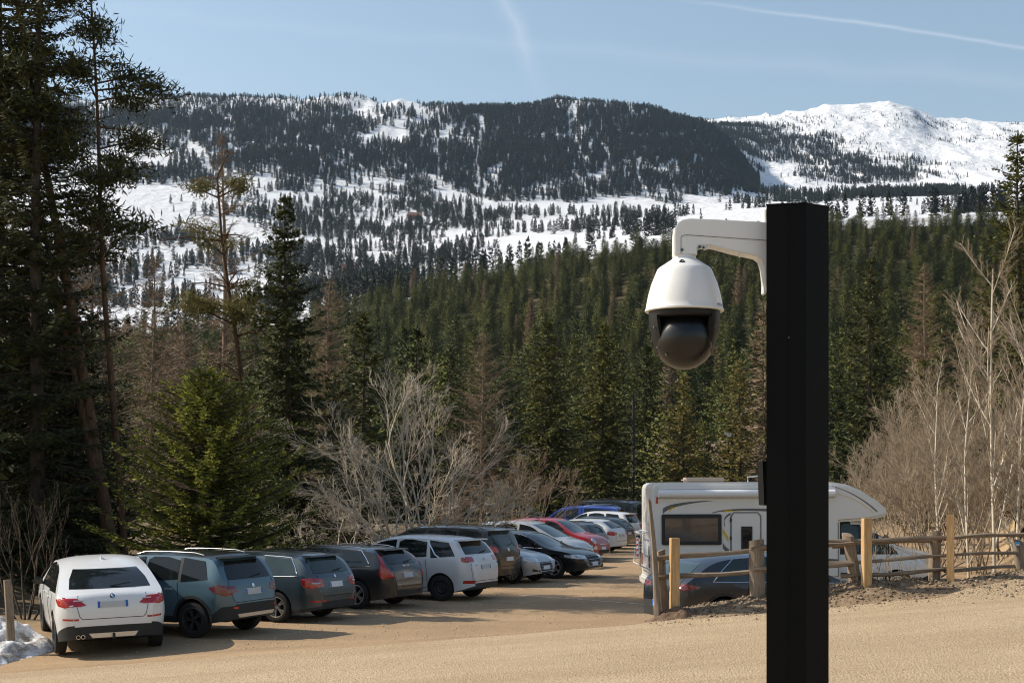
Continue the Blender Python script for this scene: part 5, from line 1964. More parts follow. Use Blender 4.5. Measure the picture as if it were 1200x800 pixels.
c.corner('tail_light', [(-2.30, .42, .93), (-2.2, .80, .90), (-2.0, .93, .92), (-1.9, .94, .98), (-2.15, .84, 1.03), (-2.28, .45, 1.0)], 150, M['dark_red_lamp'])
c.plate(.54, blank='plate')
c.tailgate_seam(.7, .74, 1.1)
c.mirrors(.82)
c.handles([(-.55, .93), (.45, .92)])
c.doors([-.92, 0, .9])
c.arch_trim(.05)
c.place(800, 26.9, R(21), (-2.28, -.90))

# ---- pale hatchback beyond the motorhome's nose
c = Car('parked_car', 'pale silver car with a dark roof bar, half hidden beyond the motorhome nose', 4.3, 1.8, 1.52,
        [(-2.15, .45), (-2.14, .78), (-2.08, .98), (-1.7, 1.36), (-1.3, 1.47), (-.3, 1.52), (.25, 1.46), (1.0, 1.0), (1.7, .9), (2.05, .72), (2.15, .45)],
        [(-2.2, 1.0), (1, .93), (2.2, .75)], (-1.28, 1.3), .32, P_BEIGE, .2, .77, group='cars parked by the motorhome')
c.side_glass([(-1.55, -1.2, -.2, -.2), (-.1, -.1, .9, .36)], 'glass_teal')
rear_simple(c, 1.02, 1.38, (.76, .96), .66)
front_kit(c, .66, .62)
c.rails(-1.3, .2, 'plastic', up=.06)
c.place(1100, 43.0, R(-8), (2.15, 0))


# ------------------------------------------------------------------ motorhome
M['mh_white'] = plain('motorhome_white', (0.62, 0.61, 0.59), 0.35, coat=0.3, var=0.05, scale=3)
M['mh_awning'] = plain('awning_white', (0.66, 0.67, 0.69), 0.4, var=0.05, scale=3)
M['mh_pane'] = plain('brown_acrylic_pane', (0.085, 0.066, 0.055), 0.08, coat=0.6, var=0.35, scale=2.2)
M['decal_grey'] = plain('grey_decal', (0.10, 0.10, 0.105), 0.4)
M['decal_yellow'] = plain('yellow_decal', (0.62, 0.42, 0.02), 0.4)
M['beige'] = plain('beige_skylight', (0.42, 0.34, 0.28), 0.35, var=0.1)
M['mark_red'] = plain('red_marking', (0.50, 0.02, 0.02), 0.4)
P_MH = paint('motorhome_cab_paint', (0.60, 0.61, 0.62), 0.0, 0.32, 0.08)

mh = Car('motorhome', 'white motorhome with over-cab bed, side awning and grey swoosh stripes', 7.1, 2.06, 2.1,
         [(-3.5, .5), (-3.45, .85), (0.86, .9), (0.96, 1.95), (1.2, 2.08), (1.68, 2.04), (2.62, 1.32), (2.80, 1.24), (3.22, 1.06), (3.42, .92), (3.52, .70), (3.55, .45)],
         [(-3.5, .8), (.9, 1.16), (2.4, 1.14), (3.5, .95)], (-1.75, 2.62), .345, P_MH, .25, .84, [(-3.55, .3), (3.0, .3), (3.2, .5), (3.55, .62)], group=None, cat='motorhome', rim='alloy', style='steel')
rt_ = mh.root
mh.side_glass([(1.22, 1.22, 1.66, 1.66), (1.76, 1.76, 2.42, 1.92)], 'glass_teal', inset=.17)
mh.panel('window_surround', [(-1.13, 1.12), (-2.66, 1.12), (-1.95, 1.98), (-1.13, 1.98)], 90, M['plastic'], .002, 8, 8)
mh.windscreen(1.36, 1.98, .84, .74, 'glass_teal')
front_kit(mh, .88, .42, grille=(.62, .80, .55))
for s in (1, -1):
    o = MB().box((2.28, s * 1.20, 1.45), (.14, .16, .34), bev=.04).build('mirror', M['plastic'], rt_, 50)
    MB().tube([(2.34, s * 1.00, 1.32), (2.30, s * 1.16, 1.36)], .025, 6).build('mirror_arm', M['plastic'], o)
mh.strip('door_seam', [(-1.15, .5), (-1.15, 1.95)], 90, M['under'], .008, .0)
mh.strip('door_seam', [(-2.62, 1.2), (-2.20, .95), (-2.12, .5)], 90, M['under'], .008, .0)
mh.strip('side_moulding', [(-1.2, .62), (-2.15, .62)], 90, M['plastic'], .05, .0)


def slab(name, poly, y0, y1, mat, parent, bev=.0, seg=2, smooth=40):
    mb = MB().prism(poly, y0, y1, 'xz')
    me = mb.mesh(name)
    if bev:
        bm = bmesh.new()
        bm.from_mesh(me)
        ed = [e for e in bm.edges if abs(e.verts[0].co.y - e.verts[1].co.y) < 1e-5]
        bmesh.ops.bevel(bm, geom=ed, offset=bev, segments=seg, affect='EDGES', clamp_overlap=True)
        bm.to_mesh(me)
        bm.free()
    me.polygons.foreach_set('use_smooth', np.ones(len(me.polygons), dtype=bool))
    me.set_sharp_from_angle(angle=R(smooth))
    return add(name, me, mat, parent)


box_poly = [(-3.60, .52), (-3.60, 2.78), (-3.57, 2.88), (-3.48, 2.94), (-3.3, 2.95), (.9, 2.95), (1.3, 2.89), (1.7, 2.72), (2.1, 2.46), (2.30, 2.28), (2.36, 2.17), (2.28, 2.08), (1.9, 1.99), (1.16, 1.94), (1.16, .52)]
slab('living_box', box_poly, -1.15, 1.15, M['mh_white'], rt_, .07, 3)
slab('skirt', [(-3.55, .30), (-3.55, .515), (-2.3, .515), (-2.2, .72), (-1.9, .80), (-1.6, .80), (-1.3, .72), (-1.2, .515), (1.12, .515), (1.12, .30), (-1.25, .30), (-1.3, .34), (-2.2, .34), (-2.25, .30)], -1.152, 1.152, M['alloy'], rt_)
# awning cassette on the right-hand side
MB().tube([(-3.42, -1.21, 2.66), (1.0, -1.21, 2.66)], .105, 12).build('awning', M['mh_awning'], rt_, 50)
MB().box((-1.2, -1.175, 2.80), (4.4, .06, .05)).build('roof_gutter', M['mh_awning'], rt_)
for side in (-1, 1):
    o = slab('window', [(-3.33, 1.41), (-3.30, 1.38), (-1.86, 1.38), (-1.83, 1.41), (-1.83, 2.12), (-1.86, 2.15), (-3.30, 2.15), (-3.33, 2.12)], side * 1.148, side * 1.185, M['plastic'], rt_)
    slab('pane', [(-3.25, 1.47), (-1.92, 1.47), (-1.92, 2.05), (-3.25, 2.05)], side * 1.18, side * 1.195, M['mh_pane'], o)
    slab('marker_lamp', [(-3.47, 2.42), (-3.42, 2.42), (-3.42, 2.58), (-3.47, 2.58)], side * 1.14, side * 1.17, M['red_lamp'], rt_)
o = slab('entry_door', [(-1.58, .70), (-.86, .70), (-.86, 2.08), (-.92, 2.17), (-1.52, 2.17), (-1.58, 2.08)], -1.172, -1.148, M['mh_white'], rt_, .012)
slab('door_window', [(-1.34, 1.10), (-1.06, 1.10), (-1.06, 1.84), (-1.34, 1.84)], -1.186, -1.168, M['plastic'], o)
slab('door_pane', [(-1.30, 1.14), (-1.10, 1.14), (-1.10, 1.80), (-1.30, 1.80)], -1.190, -1.18, M['glass'], o)
slab('door_frame_seal', [(-1.61, .68), (-1.585, .68), (-1.585, 2.09), (-1.52, 2.18), (-.92, 2.18), (-.85, 2.09), (-.85, .68), (-.83, .68), (-.83, 2.10), (-.91, 2.20), (-1.53, 2.20), (-1.61, 2.10)], -1.160, -1.149, M['decal_grey'], rt_)


def swoosh(name, pts, wid, mat):
    n = len(pts)
    up = [(p[0], p[1] + w / 2) for p, w in zip(pts, wid)]
    dn = [(p[0], p[1] - w / 2) for p, w in zip(pts, wid)]
    V, F = [], []
    for a, b in zip(up, dn):
        V += [(a[0], -1.154, a[1]), (b[0], -1.154, b[1]), (a[0], -1.146, a[1]), (b[0], -1.146, b[1])]
    for i in range(n - 1):
        b = i * 4
        F += [(b, b + 1, b + 5, b + 4), (b, b + 4, b + 6, b + 2), (b + 1, b + 3, b + 7, b + 5)]
    MB().raw(V, F).build(name, mat, rt_)


def curve(p0, p1, p2, n=12):
    return [((1 - t) ** 2 * p0[0] + 2 * t * (1 - t) * p1[0] + t * t * p2[0], (1 - t) ** 2 * p0[1] + 2 * t * (1 - t) * p1[1] + t * t * p2[1]) for t in np.linspace(0, 1, n)]


wd = lambda a, b, n=12: list(a + (b - a) * np.linspace(0, 1, n))
swoosh('stripe', curve((-3.30, 2.22), (-3.15, 2.42), (-2.02, 2.49)), wd(.14, .012), M['decal_grey'])
swoosh('stripe', curve((-3.13, 2.24), (-3.10, 2.31), (-2.98, 2.35), 6), wd(.10, .04, 6), M['decal_yellow'])
swoosh('stripe', curve((-2.06, 2.18), (-1.7, 2.30), (-.55, 2.24)), wd(.02, .07), M['decal_grey'])
swoosh('stripe', curve((-1.78, 2.22), (-1.5, 2.255), (-1.35, 2.235), 6), wd(.05, .03, 6), M['decal_yellow'])
swoosh('stripe', curve((-1.74, 1.86), (-1.82, 2.05), (-1.60, 2.16), 8), wd(.10, .05, 8), M['decal_grey'])
swoosh('stripe', curve((-1.80, 1.74), (-1.74, 1.64), (-1.66, 1.52), 6), wd(.13, .13, 6), M['decal_yellow'])
swoosh('stripe', curve((-1.80, 1.36), (-1.74, 1.28), (-1.64, 1.20), 6), wd(.13, .13, 6), M['decal_grey'])
swoosh('stripe', curve((-.80, 1.30), (.2, 1.02), (1.1, .96), 10), wd(.04, .10, 10), M['decal_grey'])
swoosh('stripe', curve((.95, 2.84), (1.55, 2.68), (2.08, 2.20)), wd(.012, .05), M['decal_grey'])
swoosh('stripe', curve((.92, 2.66), (1.5, 2.60), (1.98, 2.18)), wd(.006, .02), M['decal_yellow'])
slab('overcab_window', [(2.08, 2.40), (2.26, 2.25), (2.345, 2.26), (2.12, 2.485)], -.75, .75, M['glass'], rt_)
MB().box((-2.12, 0, 3.01), (1.06, .75, .13), bev=.05).build('skylight', M['beige'], rt_, 50)
MB().box((.55, -.2, 2.985), (.5, .5, .09), bev=.03).build('skylight', M['mh_white'], rt_, 50)
MB().box((-.6, .5, 2.97), (.9, .55, .035)).build('solar_panel', M['glass'], rt_)
MB().tube([(-1.05, -.5, 2.93), (-1.05, -.5, 3.08), (-.55, -.5, 3.12)], .02, 6).build('antenna', M['mh_white'], rt_)
# small fittings on the right-hand wall
MB().box((-.98, -1.18, 1.02), (.05, .03, .14), bev=.008).build('door_handle', M['plastic'], rt_)
for zz in (.95, 1.55, 2.0):
    MB().box((-1.60, -1.172, zz), (.035, .03, .09)).build('hinge', M['plastic'], rt_)
for (vx, vz, vw, vh) in ((-.45, 1.05, .42, .26), (-.45, .72, .42, .22), (.45, .80, .30, .30), (-2.9, .78, .5, .34)):
    v_ = MB().box((vx, -1.158, vz), (vw, .02, vh), bev=.006).build('vent', M['mh_awning'], rt_)
    for k in range(5):
        MB().box((vx, -1.170, vz - vh * .36 + k * vh * .18), (vw * .84, .006, .012)).build('slat', M['decal_grey'], v_)
for zz in (.60, 2.50):
    MB().box((-1.25, -1.152, zz), (4.6, .008, .022)).build('trim_rail', M['alloy'], rt_)
MB().box((1.10, -1.153, 1.25), (.02, .01, 1.35)).build('body_joint', M['decal_grey'], rt_)
slab('window', [(-.45, 1.50), (.55, 1.50), (.55, 2.05), (-.45, 2.05)], -1.185, -1.148, M['plastic'], rt_)
slab('pane', [(-.38, 1.56), (.48, 1.56), (.48, 1.99), (-.38, 1.99)], -1.192, -1.18, M['mh_pane'], rt_)
# bicycle carrier with a red and white warning panel on the tail
cr = MB()
for y in (-.75, .75):
    cr.tube([(-3.58, y, 1.7), (-3.80, y, 1.66), (-3.84, y, .85), (-3.6, y, .75)], .022, 6)
for z in (.85, 1.25, 1.66):
    cr.tube([(-3.83, -.75, z), (-3.83, .75, z)], .018, 6)
o = cr.build('bicycle_carrier', M['mh_awning'], rt_, 60)
MB().box((-3.875, -.62, 1.30), (.02, .5, .5)).build('warning_panel', M['plate'], o)
for k in range(4):
    z = 1.10 + k * .13
    MB().raw([(-3.890, -.85, z), (-3.890, -.39, z - .04), (-3.890, -.39, z + .02), (-3.890, -.85, z + .06)], [(0, 1, 2, 3)]).build('red_bar', M['mark_red'], o)
for y in (-.95, .95):
    slab('tail_light', [(-3.625, .80), (-3.59, .80), (-3.59, 1.10), (-3.625, 1.10)], y - .06, y + .06, M['red_lamp'], rt_)
MB().box((-3.60, 0, .42), (.14, 2.2, .22), bev=.04).build('rear_bumper', M['mh_white'], rt_, 50)
mh.place(763, 35.6, R(0.5), (-3.6, -1.15))

# ------------------------------------------------------------------ black post with the dome camera
M['post'] = plain('black_powder_coat', (0.0035, 0.0036, 0.004), 0.6, var=0.25, scale=60, spec=0.12, bump=0.05)
M['cam_white'] = plain('camera_white', (0.72, 0.715, 0.70), 0.32, coat=0.15, var=0.03, scale=20)
M['cam_black'] = plain('camera_black', (0.008, 0.008, 0.009), 0.45, var=0.15, scale=30, spec=0.3)
M['cam_dome'] = plain('smoked_dome', (0.006, 0.006, 0.0065), 0.32, var=0.06, scale=6, spec=0.5)
M['screw'] = plain('steel_screw', (0.20, 0.20, 0.20), 0.3, 1.0)
M['brown_coat'] = plain('dark_brown_coat', (0.008, 0.007, 0.006), 0.6, var=0.2, scale=40)

PA, PB, PC = W(898, 0, 4.055), W(943.5, 0, 4.03), W(971.5, 0, 4.085)
PD, PE = Vector((PC.x - .01, PC.y + .10, 0)), Vector((PA.x + .045, PA.y + .10, 0))
zt_ = 2.83 + 333 / FPX * 4.03
zb_ = gz(PB.x, PB.y) - .25
po = empty('camera_post', (PB.x - .03, PB.y + .07, gz(PB.x, PB.y)))
tag(po, 'thick black square-edged post that carries the dome camera', 'post')


def rel(p):
    return (p.x - po.location.x, p.y - po.location.y)


ring = [rel(p) for p in (PA, PB, PC, PD, PE)]
me = MB().prism([(p[0], p[1]) for p in ring], zb_ - po.location.z, zt_ - po.location.z - .004, 'xy').mesh('shaft')
bm = bmesh.new(); bm.from_mesh(me)
bmesh.ops.bevel(bm, geom=[e for e in bm.edges if abs(e.verts[0].co.z - e.verts[1].co.z) > 1], offset=.0025, segments=2, affect='EDGES')
bm.to_mesh(me); bm.free()
add('shaft', me, M['post'], po)
cx_, cy_ = sum(p[0] for p in ring) / 5, sum(p[1] for p in ring) / 5
MB().prism([((p[0] - cx_) * 1.012 + cx_, (p[1] - cy_) * 1.012 + cy_) for p in ring], zt_ - po.location.z - .004, zt_ - po.location.z, 'xy').build('cap', M['post'], po)
sm = (PA * .44 + PB * .56); sm = rel(sm)
MB().box((sm[0], sm[1] + .0006, (zt_ + zb_) / 2 - po.location.z), (.0012, .003, zt_ - zb_ - .02), rz=-.1).build('seam', M['post'], po)
fp = rel(W(896, 0, 4.12))
zq = lambda py, d=4.1: EYE + (570 - py) / FPX * d - po.location.z
MB().raw([(fp[0] - .006, fp[1], zq(540)), (fp[0] + .01, fp[1], zq(540)), (fp[0] + .01, fp[1], zq(592)), (fp[0] - .001, fp[1], zq(592)),
          (fp[0] - .006, fp[1] + .09, zq(540)), (fp[0] + .01, fp[1] + .09, zq(540)), (fp[0] + .01, fp[1] + .09, zq(592)), (fp[0] - .001, fp[1] + .09, zq(592))],
         [(0, 1, 2, 3), (4, 7, 6, 5), (0, 4, 5, 1), (3, 2, 6, 7), (0, 3, 7, 4), (1, 5, 6, 2)]).build('cable_box', M['post'], po)
for zz in (398,):
    p = rel(PA * .42 + PB * .58)
    MB().lathe([(.0005, -.002), (.002, -.0015), (.0025, .002)], 8, (p[0], p[1] - .002, zq(zz)), 'y').build('rivet', M['screw'], po)

DC = 4.14                                   # distance of the camera's axis
SC = DC / FPX
cam_x = (802 - 600) * SC
dc = empty('security_camera', (cam_x, DC, EYE + (570 - 433) * SC))
tag(dc, 'white dome surveillance camera on a bracket arm, hanging from the black post', 'security camera')
zc_ = lambda py: (433 - py) * SC           # local height of a photograph row
xc_ = lambda px: (px - 802) * SC
M1 = MB().lathe([(.0325, zc_(299.5)), (.0335, zc_(302)), (.036, zc_(304)), (.074, zc_(314)), (.077, zc_(315.4)), (.0785, zc_(316)), (.084, zc_(321)), (.096, zc_(333)), (.1045, zc_(345)), (.110, zc_(356)),
                 (.1125, zc_(362)), (.1145, zc_(363)), (.1145, zc_(364.8)), (.112, zc_(365.5)), (.100, zc_(365.5)), (.09, zc_(362))], 72)
M1.build('housing', M['cam_white'], dc, 30)
# lower half: black yoke with two cheeks, smoked ball between them
MB().lathe([(.104, zc_(364)), (.103, zc_(371)), (.098, zc_(373)), (.07, zc_(374)), (.0005, zc_(374))], 64).build('yoke_ring', M['cam_black'], dc, 30)
MB().lathe([(.0005, zc_(433))] + [(.0885 * math.sin(t), zc_(397.2) - .0885 * math.cos(t)) for t in np.linspace(.08, math.pi - .1, 30)] + [(.0005, zc_(367.5))], 64).build('lens_dome', M['cam_dome'], dc, 60)
face = math.atan2(-DC, -cam_x)              # azimuth that looks back to the lens


def cheek(sgn):
    V, F = [], []
    a0, a1 = (R(50), R(158)) if sgn > 0 else (R(-158), R(-50))
    n, m = 18, 8
    for i in range(n + 1):
        a = a0 + (a1 - a0) * i / n
        e = abs((a - (a0 + a1) / 2) / ((a1 - a0) / 2))
        for k in range(m + 1):
            t = k / m
            bottom = 405 + 11 * (1 - e ** 2)
            z = zc_(367 + (bottom - 367) * t)
            r = .1035 - .022 * t ** 1.8
            aa = face + a
            V.append((r * math.cos(aa), r * math.sin(aa), z))
            V.append(((r - .012) * math.cos(aa), (r - .012) * math.sin(aa), z))
    q = 2 * (m + 1)
    for i in range(n):
        for k in range(m):
            b = i * q + 2 * k
            F += [(b, b + 2, b + q + 2, b + q), (b + 1, b + q + 1, b + q + 3, b + 3)]
        F += [(i * q + 2 * m, i * q + 2 * m + 1, (i + 1) * q + 2 * m + 1, (i + 1) * q + 2 * m)]
    F += [(2 * k, 2 * k + 1, 2 * k + 3, 2 * k + 2) for k in range(m)] + [(n * q + 2 * k, n * q + 2 * k + 2, n * q + 2 * k + 3, n * q + 2 * k + 1) for k in range(m)]
    o = MB().raw(V, F).build('cheek', M['cam_black'], dc, 40)
    for (da, py, r) in ((R(58) * sgn, 385, .1015), (R(62) * sgn, 408, .086)):
        aa = face + da
        MB().tube([(r * math.cos(aa), r * math.sin(aa), zc_(py)), ((r + .003) * math.cos(aa), (r + .003) * math.sin(aa), zc_(py))], .0028, 8).build('screw', M['screw'], o)


cheek(1)
cheek(-1)
for sg in (1, -1):
    aa = face + R(42) * sg
    MB().tube([(.072 * math.cos(aa), .072 * math.sin(aa), zc_(416)), (.0785 * math.cos(aa), .0785 * math.sin(aa), zc_(417.5))], .004, 10).build('screw', M['screw'], dc)
# bracket arm
arm_px = [(897, 262.5), (860, 260.5), (830, 259), (808, 258.2), (799, 259.5), (793.5, 263), (790, 269), (789, 277), (789, 300), (815.5, 300), (816, 293), (820, 290.5), (829, 290), (836, 290.5), (858, 296.5), (884, 302), (889.5, 306), (892.5, 315), (894.5, 334), (897, 342)]
poly = [(xc_(p[0]), zc_(p[1])) for p in arm_px]
slab('bracket_arm', poly, -.0325, .0325, M['cam_white'], dc, .013, 4, 50)
MB().tube([(0, 0, zc_(299.4)), (0, 0, zc_(280))], .034, 24).build('neck', M['cam_white'], dc, 50)
sl = MB().tube([(xc_(796.5), -.0335, zc_(299)), (xc_(796.5), -.0335, zc_(281)), (xc_(798), -.0335, zc_(278.4)), (xc_(803), -.0335, zc_(277.6)), (xc_(896), -.0335, zc_(284))], .0009, 6)
sl.build('cover_joint', M['screw'], dc)
MB().box((xc_(896.5), .012, zc_(295)), (.008, .06, .245), bev=.003).build('mounting_plate', M['cam_white'], dc, 40)
for (px_, py_, r_) in ((797.5, 295, .0048), (818, 291.5, .0052), (822.5, 292.3, .004)):
    o = MB().tube([(xc_(px_), -.030, zc_(py_)), (xc_(px_), -.037, zc_(py_))], r_, 12).build('screw', M['screw'], dc, 40)
    MB().tube([(xc_(px_), -.0355, zc_(py_)), (xc_(px_), -.0375, zc_(py_))], r_ * .5, 6).build('socket', M['cam_black'], o)
MB().tube([(xc_(823), -.028, zc_(294)), (xc_(827.5), -.03, zc_(293)), (xc_(829), -.03, zc_(290))], .0035, 6).build('safety_loop', M['cam_white'], dc, 60)
MB().box((xc_(865.5), -.02, zc_(301)), (.006, .006, .010), bev=.001).build('cable_clip', M['cam_white'], dc)
MB().tube([(xc_(842), -.01, zc_(297)), (xc_(838), -.03, zc_(305)), (xc_(833.5), -.055, zc_(313))], .0009, 5).build('safety_cord', M['screw'], dc)
hk = [(793.5, 310.5), (796, 307.5), (798.5, 308.2), (798.5, 311.2)]
zr = lambda py: .036 + (py - 304) / 10 * .038
MB().tube([(xc_(p[0]), -zr(p[1]) * .99 - .001, zc_(p[1])) for p in hk], .0017, 6).build('safety_hook', M['cam_black'], dc)
MB().tube([(xc_(795.2), -zr(310.6) - .001, zc_(310.6)), (xc_(799.6), -zr(310.6) - .001, zc_(310.6))], .0016, 6).build('safety_hook', M['cam_black'], dc)
# maker's name round the right flank of the housing
cu = bpy.data.curves.new('maker', 'FONT')
cu.body = 'HIKVISION'
cu.size = .0135
cu.space_character = 1.1
to = bpy.data.objects.new('maker_src', cu)
col.objects.link(to)
mt_ = bpy.data.meshes.new_from_object(to.evaluated_get(bpy.context.evaluated_depsgraph_get()))
bpy.data.objects.remove(to)
for v in mt_.vertices:
    a = face + R(56) + v.co.x / .112
    z = zc_(361.5) + v.co.y
    rr = np.interp(z, [zc_(362), zc_(356)], [.1125, .110]) + .0012
    v.co = (rr * math.cos(a), rr * math.sin(a), z)
mt_.materials.clear()
add('maker_name', mt_, M['cam_black'], dc)

# ------------------------------------------------------------------ rail fence on the bank
def mat_wood(name, a, b, bump=.6):
    q = Nodes(name)
    n = q.noise(9, 6, .65, q.coord('Object', (1, 1, 0.18)), .4)
    n2 = q.noise(60, 4, .6, q.coord('Object', (1, 1, 0.08)))
    q.set(Base_Color=q.mix(q.ramp(n2, [(.4, 0.0), (.7, .6)]), q.ramp(n, [(.3, a), (.7, b)]), tuple(x * .55 for x in a)), Roughness=.85, Specular_IOR_Level=.2)
    q.bump(n2, bump, .01)
    return q.m


def mat_rail(name, a, b):
    q = Nodes(name)
    n = q.noise(9, 6, .65, q.coord('Object', (.18, 1, 1)), .4)
    n2 = q.noise(70, 4, .6, q.coord('Object', (.05, 1, 1)))
    q.set(Base_Color=q.mix(q.ramp(n2, [(.4, 0.0), (.7, .6)]), q.ramp(n, [(.3, a), (.7, b)]), tuple(x * .5 for x in a)), Roughness=.9, Specular_IOR_Level=.2)
    q.bump(n2, .7, .01)
    return q.m


M['old_wood'] = mat_wood('weathered_post_wood', (.15, .115, .085), (.34, .27, .20))
M['new_wood'] = mat_wood('fresh_timber', (.40, .245, .115), (.60, .40, .20), .3)
M['rail_wood'] = mat_rail('weathered_rail_wood', (.13, .098, .072), (.33, .26, .19))
FD = 24.45
fx0 = (880 - 600) / FPX * FD
fence = tag(empty('wooden_fence', (fx0, FD, gz(fx0, FD))), 'rustic rail fence with grey weathered posts and new square posts on the earth bank', 'fence')
frng = np.random.default_rng(5)


def fl(p):
    return Vector(p) - Vector(fence.location)


def round_post(a, b, d, w0, w1, lab=None, n=9):
    """split-log post from photograph point a (foot) to b (head)"""
    p0, p1 = fl(W(a[0], a[1], d)), fl(W(b[0], b[1], d))
    dirv = (p1 - p0).normalized()
    p0 = p0 - dirv * .30
    V, F = [], []
    k = 7
    ph = frng.random(3) * 6
    for i in range(k):
        t = i / (k - 1)
        c = p0 + (p1 - p0) * t + Vector((math.sin(t * 5 + ph[0]) * .012, 0, 0))
        r = (w0 + (w1 - w0) * t) / 2 / FPX * d
        for j in range(n):
            an = 2 * math.pi * j / n
            q = r * (1 + .16 * math.sin(2 * an + ph[1]) + .08 * math.sin(5 * an + ph[2] + t * 3))
            V.append(c + Vector((math.cos(an) * q, math.sin(an) * q, 0.03 * math.sin(an + ph[0]) if i == k - 1 else 0)))
    for i in range(k - 1):
        for j in range(n):
            F.append((i * n + j, i * n + (j + 1) % n, (i + 1) * n + (j + 1) % n, (i + 1) * n + j))
    V.append(p1 + Vector((0, 0, .015)))
    F += [((k - 1) * n + j, (k - 1) * n + (j + 1) % n, k * n) for j in range(n)]
    o = MB().raw(V, F).build('post', M['old_wood'], fence, 50)
    if lab:
        o['label'] = lab
    return o


round_post((771, 716), (761.5, 586), 24.15, 11, 5, 'tall thin leaning board post, weathered grey')
round_post((777.5, 712), (774, 645), 24.4, 13, 11)
round_post((888, 700), (886, 633), FD, 17, 17)
round_post((1003, 694), (994, 626), FD + .1, 17, 14)
round_post((1096, 686), (1095, 623), FD + .25, 15, 15)
round_post((1196, 684), (1193.5, 633), FD + .4, 12, 11)


def square_post(px, py0, py1, wpx, d, rz):
    p0, p1 = fl(W(px, py0, d)), fl(W(px, py1, d))
    s = wpx / FPX * d / (abs(math.cos(rz)) + abs(math.sin(rz)) * .8)
    o = MB().box((0, 0, 0), (s, s, p1.z - p0.z + .35), bev=.005).build('post', M['new_wood'], fence)
    o.location = ((p0.x + p1.x) / 2, p0.y, (p0.z + p1.z) / 2 - .175)
    o.rotation_euler = (0, 0, rz)
    o['label'] = 'fresh square timber post, pale orange'


square_post(790.5, 717, 630, 11.5, 24.2, .22)
square_post(1015.5, 694, 607, 11, 24.25, .18)
square_post(1114, 687, 603, 10.5, 24.35, -.30)


def rail(a, b, d0, d1, w0, w1, sag=.0):
    p0, p1 = fl(W(a[0], a[1], d0)), fl(W(b[0], b[1], d1))
    k, n = 12, 7
    ph = frng.random(4) * 6
    V, F = [], []
    for i in range(k):
        t = i / (k - 1)
        c = p0 + (p1 - p0) * t + Vector((0, math.sin(t * 4 + ph[0]) * .015, math.sin(t * 7 + ph[1]) * .012 - sag * math.sin(math.pi * t)))
        r = .84 * (w0 + (w1 - w0) * t) / 2 / FPX * d0 * (1 + .10 * math.sin(t * 13 + ph[2]))
        for j in range(n):
            an = 2 * math.pi * j / n
            V.append(c + Vector((0, math.cos(an) * r * 1.15, math.sin(an) * r * (1 + .2 * math.sin(3 * an + ph[3])))))
    for i in range(k - 1):
        for j in range(n):
            F.append((i * n + j, i * n + (j + 1) % n, (i + 1) * n + (j + 1) % n, (i + 1) * n + j))
    F += [tuple(range(n - 1, -1, -1)), tuple((k - 1) * n + j for j in range(n))]
    MB().raw(V, F).build('rail', M['rail_wood'], fence, 50)


rail((768, 654.5), (905, 642.5), 24.3, FD + .02, 7, 5.5)
rail((768, 677), (905, 668), 24.32, FD + .02, 7.5, 6)
rail((880, 641), (1000, 636), FD - .1, FD, 6, 6)
rail((884, 667), (1000, 661), FD - .1, FD, 6, 6)
rail((940, 635), (1112, 630.5), FD, FD + .1, 5.5, 6)
rail((975, 640), (1104, 632.5), FD + .12, FD + .2, 5, 4)
rail((940, 662.5), (1112, 651), FD, FD + .12, 6, 5)
rail((985, 675.5), (1112, 667), FD, FD + .12, 6, 6)
rail((1106, 630), (1216, 624.5), FD + .15, FD + .5, 5.5, 6)
rail((1108, 650.5), (1216, 645), FD + .12, FD + .45, 4, 4.5)
rail((1106, 668.5), (1216, 662), FD + .15, FD + .5, 5, 5)
rail((1104, 675), (1130, 657), FD + .2, FD + .5, 3, 2.5)
tp = fl(W(1192.5, 637, FD + .30))
o = MB().box(tp, (.075, .01, .065)).build('trail_marker', plain('blue_marker', (.02, .30, .62), .4), fence)
MB().box(tp + Vector((.0, -.006, -.012)), (.055, .006, .018)).build('marker_band', M['plate'], o)


# ------------------------------------------------------------------ smaller things
M['wood_pole'] = mat_wood('utility_pole_wood', (.03, .026, .022), (.07, .06, .05))
d_ = 92.0
xu = (742 - 600) / FPX * d_
up_ = tag(empty('utility_pole', (xu, d_, hz(xu, d_))), 'grey wooden utility pole in front of the dark spruces', 'utility pole')
top_ = EYE + (570 - 462) / FPX * d_ - hz(xu, d_)
MB().tube([(0, 0, -.5), (0.0, 0, top_ * .5), (.02, 0, top_)], [.12, .11, .08], 10).build('pole', M['wood_pole'], up_, 50)
MB().tube([(-.12, -.12, top_ * .42), (.12, -.12, top_ * .44)], .04, 6).build('step_bolt', M['screw'], up_)
MB().lathe([(.03, top_ - .05), (.05, top_), (.03, top_ + .08), (.001, top_ + .1)], 10).build('insulator', M['wood_pole'], up_, 50)

# stake and snow heap at the left edge
M['dirty_snow'] = None
q = Nodes('old_snow')
co = q.coord()
dirt = q.ramp(q.noise(3.2, 8, .7, co), [(.42, 0.0), (.62, .9)])
q.set(Base_Color=q.mix(dirt, (.78, .80, .83), (.20, .155, .11)), Roughness=.7, Specular_IOR_Level=.3)
q.bump(q.noise(9, 8, .7, co), .9, .08)
M['dirty_snow'] = q.m


